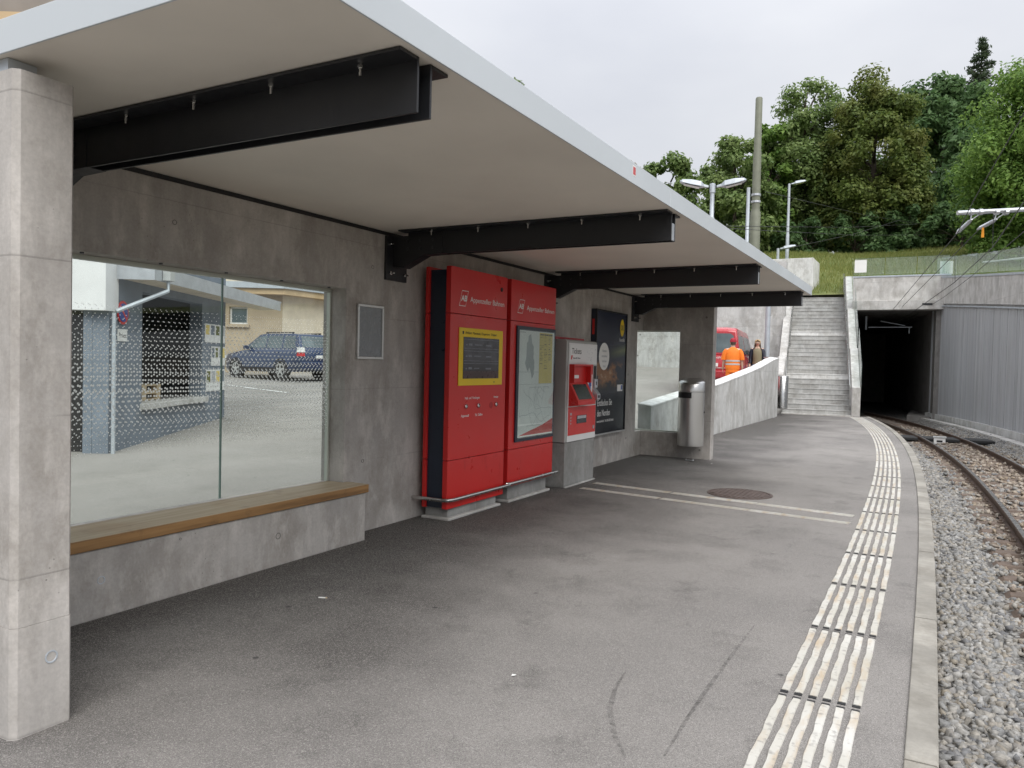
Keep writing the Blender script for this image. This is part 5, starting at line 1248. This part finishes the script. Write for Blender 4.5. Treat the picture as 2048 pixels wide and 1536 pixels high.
def red_van(loc, rz):
    c = empty('parked_van', loc, rz, label='red van seen from behind in the car park beyond the parapet', cat='van')
    st_ = [(2.4, .78, .45, .80), (2.3, .86, .35, .98), (1.7, .93, .30, 1.10), (-2.2, .95, .30, 1.12), (-2.42, .92, .35, 1.10), (-2.46, .88, .42, 1.06)]
    MB().loft([sec(*s_) for s_ in st_]).build('body', 'vanred', c, smooth='auto', bevel=.012)
    pr = [(1.75, 1.08), (1.05, 1.80), (.7, 1.93), (-2.2, 1.95), (-2.38, 1.86), (-2.45, 1.08)]
    def wid(z): return .90 - (z - 1.08) / .87 * .13
    rings = [[(x, -wid(z), z) for x, z in pr], [(x, -wid(z) * .6, z + .03 * (z > 1.5)) for x, z in pr], [(x, wid(z) * .6, z + .03 * (z > 1.5)) for x, z in pr], [(x, wid(z), z) for x, z in pr]]
    MB().loft(rings).build('cabin', 'vanred', c, smooth='auto', bevel=.05)
    for s in (-1, 1):
        for poly in ([(1.45, 1.14), (.95, 1.72), (.45, 1.74), (.45, 1.14)], [(.35, 1.16), (.35, 1.74), (-.75, 1.74), (-.75, 1.16)], [(-.9, 1.16), (-.9, 1.74), (-2.1, 1.72), (-2.2, 1.16)]):
            MB().add([(x, s * (wid(z) + .005), z) for x, z in poly] + [(x, s * (wid(z) - .03), z) for x, z in poly], [(0, 1, 2, 3), (0, 1, 5, 4), (1, 2, 6, 5), (2, 3, 7, 6), (3, 0, 4, 7)]).build('side_window', 'carglass', c)
        ml = MB().loft([[(1.34, s * .93, 1.10), (1.34, s * .93, 1.36), (1.34, s * 1.20, 1.38), (1.34, s * 1.20, 1.12)], [(1.22, s * .96, 1.08), (1.22, s * .96, 1.38), (1.22, s * 1.24, 1.40), (1.22, s * 1.24, 1.10)]]).build('mirror', 'black', c, bevel=.03)
        MB().loft([[(-2.25, s * .955, .80), (-2.25, s * .95, 1.25), (-2.3, s * .85, 1.25), (-2.3, s * .85, .80)], [(-2.47, s * .93, .80), (-2.44, s * .93, 1.25), (-2.475, s * .80, 1.25), (-2.49, s * .80, .80)]]).build('tail_light', 'tail', c)
        for xx in (1.55, -1.45): wheel(c, xx, s * .82, .34, .22, s)
    def rg(y, z): return (-2.45 - .008 + (z - 1.08) / .78 * .07, y, z)
    MB().add([rg(-.74, 1.18), rg(.74, 1.18), rg(.70, 1.70), rg(.60, 1.78), rg(-.60, 1.78), rg(-.70, 1.70)], [tuple(range(6))]).build('rear_window', 'carglass', c)
    box('rear_bumper', 'vanred', c, -2.55, -2.35, -.90, .90, .38, .62, bevel=.04); box('number_plate', 'print_w', c, -2.50, -2.475, -.26, .26, .74, .85)
    box('trim_line', 'print_w', c, -2.48, -2.462, -.70, .70, .69, .705); text('TRANSPORTER', .085, (-2.475, -.30, .99), 'print_w', c, rot=(R(90), 0, R(-90)), align='CENTER')
    MB().add([(1.75 - (z - 1.08) / .72 * .70 + .006, y, z) for y, z in ((-.78, 1.12), (.78, 1.12), (.70, 1.76), (-.70, 1.76))], [(0, 1, 2, 3)]).build('windscreen', 'carglass', c)
    return c
red_van((-6.45, 26.6, lotz(-6.45, 26.6) - .02), R(90 + 6))

# ------------------------------------------------------------------ people
def skinbody(name, joints, edges, parent, mat):
    me = bpy.data.meshes.new(name); me.from_pydata([j[0] for j in joints], edges, []); o = bpy.data.objects.new(name, me); COL.objects.link(o)
    md = o.modifiers.new('skin', 'SKIN'); md.use_smooth_shade = True
    for i, j in enumerate(joints):
        sv = me.skin_vertices[0].data[i]; sv.radius = (j[1], j[1]) if not isinstance(j[1], tuple) else j[1]; sv.use_root = (i == 0)
    ss = o.modifiers.new('sub', 'SUBSURF'); ss.levels = 2; ss.render_levels = 2
    me.materials.append(M[mat]); o.parent = parent; return o
def eloft(rings, n=20):  # rings: (cx,cy,z,rx,ry)
    return [[(cx_ + rx * math.cos(2 * math.pi * j / n), cy2 + ry * math.sin(2 * math.pi * j / n), z) for j in range(n)] for cx_, cy2, z, rx, ry in rings]
def figure(h, armL, armR, legs):
    """body facing +y; joint list with radii for a height h"""
    k = h / 1.75
    J = [((0, 0, .95 * k), .12 * k), ((0, 0, 1.15 * k), .115 * k), ((0, .0, 1.36 * k), .13 * k), ((0, 0, 1.47 * k), .06 * k), ((0, .01, 1.55 * k), .055 * k), ((0, .025, 1.61 * k), .108 * k), ((0, .02, 1.68 * k), .102 * k)]
    E_ = [(0, 1), (1, 2), (2, 3), (3, 4), (4, 5), (5, 6)]
    for s, arm in ((-1, armL), (1, armR)):
        b0 = len(J); J += [((s * .17 * k, 0, 1.41 * k), .06 * k)] + [((p[0] * k, p[1] * k, p[2] * k), r_ * k) for p, r_ in arm]
        E_ += [(2, b0)] + [(b0 + i, b0 + i + 1) for i in range(len(arm))]
        hb = len(J) - 1; hp = Vector(J[hb][0]); pv = Vector(J[hb - 1][0]); d = (hp - pv).normalized(); sd_ = d.cross(Vector((0, 1, 0))).normalized()
        for f_ in range(4):
            b1 = len(J); base = hp + Vector((0, (f_ - 1.5) * .02 * k, 0))
            ln = (.07, .085, .08, .06)[f_] * k
            J += [(tuple(base + d * .05 * k), .0095 * k), (tuple(base + d * (.05 * k + ln * .5) + sd_ * .006), .009 * k), (tuple(base + d * (.05 * k + ln) + sd_ * .02), .0075 * k)]
            E_ += [(hb, b1), (b1, b1 + 1), (b1 + 1, b1 + 2)]
        b1 = len(J); J += [(tuple(hp + Vector((0, .035 * k, 0)) + d * .02), .0105 * k), (tuple(hp + Vector((0, .05 * k, 0)) + d * .065), .0085 * k)]; E_ += [(hb, b1), (b1, b1 + 1)]
    for s, lg in zip((-1, 1), legs):
        b0 = len(J); J += [((s * .095 * k, 0, .88 * k), .095 * k), ((s * .10 * k, lg[0] * k, .50 * k), .062 * k), ((s * .10 * k, lg[1] * k, .10 * k), .045 * k), ((s * .115 * k, (lg[1] + .14) * k, .035 * k), .035 * k)]
        E_ += [(0, b0), (b0, b0 + 1), (b0 + 1, b0 + 2), (b0 + 2, b0 + 3)]
    return J, E_
def sleeve(mb, pts, rad, n=10): mb.tube(pts, rad, n)

wk = empty('person', (-5.30, 23.35, lotz(-5.3, 23.35)), R(14), label='person in orange work clothes and red cap standing behind the van', cat='person')
kk = 1.78 / 1.75
armL = [((-.24, .02, 1.14), .048), ((-.27, .10, .92), .036), ((-.27, .14, .84), .032)]; armR = [((.24, .02, 1.14), .048), ((.27, .08, .92), .036), ((.27, .11, .84), .032)]
J, E_ = figure(1.78, armL, armR, ((.01, -.02), (.02, .02)))
skinbody('body', J, E_, wk, 'skin')
m = MB().loft(eloft([(0, 0, .86, .205, .15), (0, 0, .95, .215, .155), (0, 0, 1.10, .205, .15), (0, 0, 1.25, .215, .15), (0, 0, 1.38, .215, .14), (0, 0, 1.45, .17, .11), (0, 0, 1.50, .085, .08), (0, 0, 1.52, .07, .07)]))
for s in (-1, 1): m.tube([(s * .17, 0, 1.44), (s * .215, 0, 1.36), (s * .255, .01, 1.22), (s * .265, .015, 1.14)], [.07, .085, .08, .078], 12)
sh1 = m.build('work_shirt', 'orange', wk, smooth='auto'); 
for z in (.985, 1.085): MB().loft(eloft([(0, 0, z, .2165, .158), (0, 0, z + .05, .2155, .157)]), cap=False).build('reflective_band', 'reflect', sh1, smooth=True)
m = MB().loft(eloft([(0, 0, .90, .19, .14), (0, 0, .80, .195, .15), (0, 0, .76, .19, .145)]))
for s in (-1, 1): m.tube([(s * .095, 0, .84), (s * .10, .0, .66), (s * .105, .01, .48), (s * .105, .0, .25), (s * .105, -.01, .08)], [.105, .10, .085, .085, .085], 12)
m.build('work_trousers', 'orange', wk, smooth='auto')
hz = 1.70 * kk
m = MB().loft(eloft([(0, .015, hz - .06, .094, .106), (0, .015, hz, .093, .105), (0, .015, hz + .045, .075, .085), (0, .015, hz + .065, .04, .045)])); m.prism([(-.07, .10), (.07, .10), (.05, .19), (-.05, .19)], hz - .05, hz - .035)
m.build('cap', 'capred', wk, smooth='auto')
MB().loft(eloft([(0, -.01, hz - .14, .07, .07), (0, -.005, hz - .06, .088, .095)])).build('hair', 'bark', wk, smooth='auto')
for s in (-1, 1): MB().loft(eloft([(s * .11, .02, 0, .05, .13), (s * .11, .03, .06, .05, .12), (s * .11, -.02, .12, .05, .07)])).build('shoe', 'black', wk, smooth='auto')

wo = empty('person', (-5.22, 26.55, lotz(-5.22, 26.55)), R(180 + 15), label='person with long blond hair, glasses and open dark jacket', cat='person')
armL = [((-.22, .03, 1.13), .04), ((-.235, .10, .90), .03), ((-.23, .13, .83), .027)]; armR = [((.22, -.02, 1.13), .04), ((.245, .03, .90), .03), ((.25, .06, .83), .027)]
J, E_ = figure(1.68, armL, armR, ((.10, .06), (-.04, -.12)))
kw = 1.68 / 1.75
skinbody('body', J, E_, wo, 'skin')
MB().loft(eloft([(0, .01, .86, .165, .125), (0, .01, 1.0, .155, .12), (0, .01, 1.15, .165, .125), (0, .01, 1.28, .165, .12), (0, 0, 1.36, .13, .09), (0, 0, 1.39, .08, .06)])).build('top', 'olivetop', wo, smooth='auto')
m = MB()
rings = []
for z, rx, ry, g0 in ((.80, .205, .16, 62), (.95, .20, .155, 58), (1.12, .195, .15, 55), (1.26, .205, .145, 48), (1.36, .185, .125, 45), (1.41, .11, .09, 40)):
    rings.append([(rx * math.cos(a_), ry * math.sin(a_), z) for a_ in np.linspace(R(90 + g0), R(450 - g0), 22)])
inner = [[(x * .93, y * .93, z) for x, y, z in r_] for r_ in rings]
m.loft(rings, cap=False, closed=False); m.loft(inner, cap=False, closed=False)
for s, dy in ((-1, .03), (1, -.02)): m.tube([(s * .15, 0, 1.35), (s * .19, 0, 1.28), (s * .215, dy, 1.09), (s * .232, dy + .06, .88)], [.06, .066, .058, .05], 12)
m.build('jacket', 'jacket', wo, smooth='auto')
m = MB().loft(eloft([(0, 0, .90, .165, .125), (0, 0, .78, .175, .14)]))
for s, lg in ((-1, (.10, .06)), (1, (-.04, -.12))): m.tube([(s * .09, 0, .82), (s * .095, lg[0] * .5, .64), (s * .096, lg[0] * kw, .48), (s * .096, lg[1] * kw, .10)], [.092, .085, .062, .052], 12)
m.build('jeans', 'jeans', wo, smooth='auto')
hz = 1.64 * kw
m = MB(); rings = []
for z, rx, ry, g0 in ((hz - .26, .105, .07, 78), (hz - .15, .108, .09, 74), (hz - .05, .102, .105, 66), (hz + .03, .098, .11, 48), (hz + .075, .085, .098, 10), (hz + .105, .05, .055, 2)):
    rings.append([(rx * math.cos(a_), .01 + ry * math.sin(a_), z) for a_ in np.linspace(R(90 + g0), R(450 - g0), 22)])
m.loft(rings, cap=False, closed=False); m.add(rings[-1], [tuple(range(22))]); inner = [[(x * .9, y * .9, z) for x, y, z in r_] for r_ in rings]; m.loft(inner, cap=False, closed=False)
m.build('hair', 'hair', wo, smooth=True)
gm = MB()
for s in (-1, 1): gm.tube([(s * .035 + .024 * math.cos(a_), .108, hz - .005 + .018 * math.sin(a_)) for a_ in np.linspace(0, 6.28, 13)], .004, 5)
gm.tube([(-.012, .11, hz), (.012, .11, hz)], .003, 5).build('glasses', 'black', wo)
MB().box(-.025, .025, .098, .106, hz - .075, hz - .066).build('mouth', 'tail', wo)
for s in (-1, 1): MB().loft(eloft([(s * .1, (.08 if s < 0 else -.10), 0, .04, .12), (s * .1, (.08 if s < 0 else -.10), .07, .04, .08)])).build('shoe', 'black', wo, smooth='auto')

# ------------------------------------------------------------------ trees
def leaves(P, N, size, mat, name, parent, aspect=.62):
    n = len(P); d = rng.normal(size=(n, 3)); t1 = np.cross(N, d); t1 /= np.linalg.norm(t1, axis=1)[:, None] + 1e-9; t2 = np.cross(N, t1); t2 /= np.linalg.norm(t2, axis=1)[:, None] + 1e-9
    s = size * rng.uniform(.6, 1.35, (n, 1)); a = t1 * s; b = t2 * s * aspect
    fold = N * s * .18
    V = np.stack([P - a, P - b * .9 + fold, P + a, P + b * .9 + fold], 1).reshape(-1, 3)
    return npmesh(name, V, np.arange(n * 4), 4, mat, parent)
def tree(label, base, H, rx, ry, zc0, mats, nleaf, lsize, nclump=70, seed=1, shape='round', group=None, name='tree', lean=0, dens=1.0):
    r_ = np.random.default_rng(seed)
    t = empty(name, base, label=label, cat='tree', group=group)
    zc = (zc0 + 1) / 2 * H; rz = (1 - zc0) / 2 * H
    # clump centres in the crown
    C = []
    while len(C) < nclump:
        p = r_.uniform(-1, 1, 3); rr = np.linalg.norm(p)
        if rr > 1 or (rr < .45 and r_.random() < .6): continue
        w_ = 1.0
        if shape == 'oval': w_ = 1 - .25 * max(0, p[2])
        if shape == 'high': w_ = .8 + .2 * p[2]
        C.append((p[0] * rx * w_ * .86, p[1] * ry * w_ * .86, zc + p[2] * rz * .88))
    C = np.array(C); cr_ = r_.uniform(.16, .30, nclump) * (rx + ry) / 2 * 1.05
    # trunk and limbs
    tb = MB(); top = zc + rz * .45; lx = lean
    pts = [(0, 0, -.3), (.06, 0, H * .12), (.1 + lx * .3, .05, H * .3), (lx * .6, 0, H * .5), (lx, 0, top)]
    r0 = H * .022; tb.tube(pts, [r0 * 1.25, r0, r0 * .8, r0 * .5, r0 * .12], 9)
    for i in r_.choice(nclump, min(nclump, 34), replace=False):
        c = C[i]; z0 = min(max(H * .14, c[2] - np.hypot(c[0], c[1]) * .9), top); fx = np.interp(z0, [p[2] for p in pts], [p[0] for p in pts])
        mid = ((fx + c[0]) / 2 + r_.normal() * .2, c[1] / 2 + r_.normal() * .2, (z0 + c[2]) / 2 + .2)
        tb.tube([(fx, 0, z0), mid, tuple(c)], [r0 * .35, r0 * .22, r0 * .05], 5)
    tb.build('trunk', 'bark', t, smooth=True)
    per = (cr_ ** 2); per = (per / per.sum() * nleaf).astype(int); PP = []; NN = []
    for c, r1, n in zip(C, cr_, per):
        d = r_.normal(size=(n, 3)); d /= np.linalg.norm(d, axis=1)[:, None]
        rad = r1 * (r_.random((n, 1)) ** .45) * r_.uniform(.8, 1.25, (n, 1))
        q_ = c + d * rad * [1, 1, .8]; PP.append(q_)
        nn = d + [0, 0, .55] + r_.normal(size=(n, 3)) * .55; NN.append(nn / np.linalg.norm(nn, axis=1)[:, None])
    leaves(np.concatenate(PP), np.concatenate(NN), lsize, mats, 'crown', t)
    return t
M['lf1'] = leafmat('leaf_mid', (0.102, 0.168, 0.052), (0.227, 0.312, 0.105), (0.298, 0.357, 0.140))
M['lf2'] = leafmat('leaf_brownish', (0.094, 0.144, 0.037), (0.182, 0.231, 0.060), (0.242, 0.206, 0.060), .22)
M['lf3'] = leafmat('leaf_bright', (0.097, 0.191, 0.044), (0.255, 0.383, 0.090), (0.195, 0.306, 0.070))
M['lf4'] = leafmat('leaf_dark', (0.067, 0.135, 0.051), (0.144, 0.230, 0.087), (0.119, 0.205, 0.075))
M['lf5'] = leafmat('leaf_autumn', (0.208, 0.142, 0.056), (0.320, 0.208, 0.094), (0.189, 0.189, 0.056))
M['needle'] = leafmat('spruce_needle', (0.042, 0.072, 0.042), (0.085, 0.122, 0.066), (0.075, 0.094, 0.047))
G_ = 'trees on the hill behind the tunnel'
def hb(x, y): return (x, y, hillz(x, y) - .1)
tree('tall airy ash tree with open crown behind the olive mast', hb(-9.2, 62), 14.4, 4.0, 3.6, -.02, 'lf1', 24000, .15, 95, 3, 'round', G_)
tree('dense oval tree with browning foliage in the middle of the grove', hb(-4.3, 60.5), 14.2, 4.1, 3.8, -.10, 'lf2', 46000, .14, 130, 5, 'oval', G_)
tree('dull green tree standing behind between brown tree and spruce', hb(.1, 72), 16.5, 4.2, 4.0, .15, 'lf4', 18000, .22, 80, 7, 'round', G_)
tree('big bright green maple leaning in at the right edge', hb(4.9, 49), 11.3, 4.7, 4.5, -.14, 'lf3', 75000, .11, 170, 11, 'oval', G_)
tree('bushy mid green tree just left of the olive mast', hb(-13.2, 57), 9.3, 3.4, 3.2, -.06, 'lf1', 20000, .17, 80, 13, 'round', G_)
tree('slender bright tree left of the ash with loose crown', hb(-11.4, 60), 11.6, 2.3, 2.3, .0, 'lf3', 11000, .18, 60, 17, 'round', G_)
tree('low light green tree above the shelter roof edge', hb(-16.4, 52), 8.3, 2.5, 2.5, .05, 'lf1', 12000, .16, 60, 19, 'round', G_)
tree('russet leaved tree furthest left above the roof edge', hb(-18.0, 48.2), 8.2, 1.5, 1.5, .25, 'lf5', 7000, .15, 40, 23, 'round', G_)
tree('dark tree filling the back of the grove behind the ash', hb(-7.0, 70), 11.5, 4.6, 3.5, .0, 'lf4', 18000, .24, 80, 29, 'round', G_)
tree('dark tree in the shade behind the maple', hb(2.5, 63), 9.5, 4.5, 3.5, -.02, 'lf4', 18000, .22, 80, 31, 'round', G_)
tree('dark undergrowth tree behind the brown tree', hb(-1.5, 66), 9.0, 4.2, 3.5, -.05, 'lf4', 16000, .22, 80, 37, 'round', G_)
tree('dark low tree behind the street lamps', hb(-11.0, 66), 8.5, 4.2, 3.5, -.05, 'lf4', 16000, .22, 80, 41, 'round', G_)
tree('distant tree whose tip shows over the middle of the roof', hb(-24.0, 40.5), 14.9, 2.6, 2.6, .3, 'lf1', 9000, .16, 50, 43, 'round', G_)
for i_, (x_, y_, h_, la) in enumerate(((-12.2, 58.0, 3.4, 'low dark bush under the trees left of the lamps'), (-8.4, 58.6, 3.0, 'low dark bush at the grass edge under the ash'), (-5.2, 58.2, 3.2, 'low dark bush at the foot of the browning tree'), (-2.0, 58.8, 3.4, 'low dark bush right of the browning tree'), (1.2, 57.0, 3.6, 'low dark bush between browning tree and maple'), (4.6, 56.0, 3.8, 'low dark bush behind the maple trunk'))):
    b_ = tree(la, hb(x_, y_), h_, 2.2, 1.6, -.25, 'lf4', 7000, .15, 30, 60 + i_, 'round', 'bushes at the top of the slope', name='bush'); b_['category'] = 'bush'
# spruce
sp = empty('spruce_tree', hb(2.7, 80), label='dark pointed spruce rising above the other trees', cat='tree', group=G_)
H = 21.0; tb = MB().tube([(0, 0, -.3), (0, 0, H * .5), (0, 0, H)], [.3, .16, .02], 8); PP = []; NN = []
for z in np.arange(H * .42, H - .1, .36):
    rr = min(3.6, (H - z) * .40 + .12); nbr = max(5, int(rr * 5))
    for k in range(nbr):
        a_ = rng.uniform(0, 6.28); L_ = rr * rng.uniform(.65, 1.15); d = np.array([math.cos(a_), math.sin(a_), 0]); droop = rng.uniform(.10, .35)
        tb.tube([(0, 0, z), (d[0] * L_ * .5, d[1] * L_ * .5, z - droop * L_ * .3), (d[0] * L_, d[1] * L_, z - droop * L_ * .6 + .1)], [.03, .02, .006], 4, cap=False)
        n = int(14 + L_ * 17); s = rng.random(n) ** .8; q_ = d[None] * (s * L_)[:, None]; q_[:, 2] = z - droop * L_ * .6 * s + .1 * s * s - rng.random(n) * .28
        q_[:, 0] += rng.normal(0, .09 + .12 * (1 - s), n); q_[:, 1] += rng.normal(0, .09 + .12 * (1 - s), n); PP.append(q_)
        nn = rng.normal(size=(n, 3)) + [0, 0, .5]; NN.append(nn / np.linalg.norm(nn, axis=1)[:, None])
tb.build('trunk', 'bark', sp); leaves(np.concatenate(PP), np.concatenate(NN), .17, 'needle', 'crown', sp, .4)
# weeds on the roof edge
bpy.context.view_layer.update()
for o_, w_ in ((TXT1, .665), (TXT2, .69), (TXT3, .60)):
    L_ = o_.dimensions.x
    if L_ > 0: o_.scale.x *= w_ / L_
dg = bpy.context.evaluated_depsgraph_get()
for o in [o for o in scn.objects if o.type == 'FONT']:
    me = bpy.data.meshes.new_from_object(o.evaluated_get(dg)); n_o = bpy.data.objects.new('lettering_mesh', me); COL.objects.link(n_o)
    n_o.parent = o.parent; n_o.location = o.location; n_o.rotation_euler = o.rotation_euler; n_o.scale = o.scale
    mt_ = o.data.materials[0]; me.materials.clear(); me.materials.append(mt_)
    bpy.data.objects.remove(o); n_o.name = 'lettering'; me.name = 'lettering'
print('tris', sum(sum(len(p.vertices) - 2 for p in o.data.polygons) for o in scn.objects if o.type == 'MESH'), 'objs', len(scn.objects))
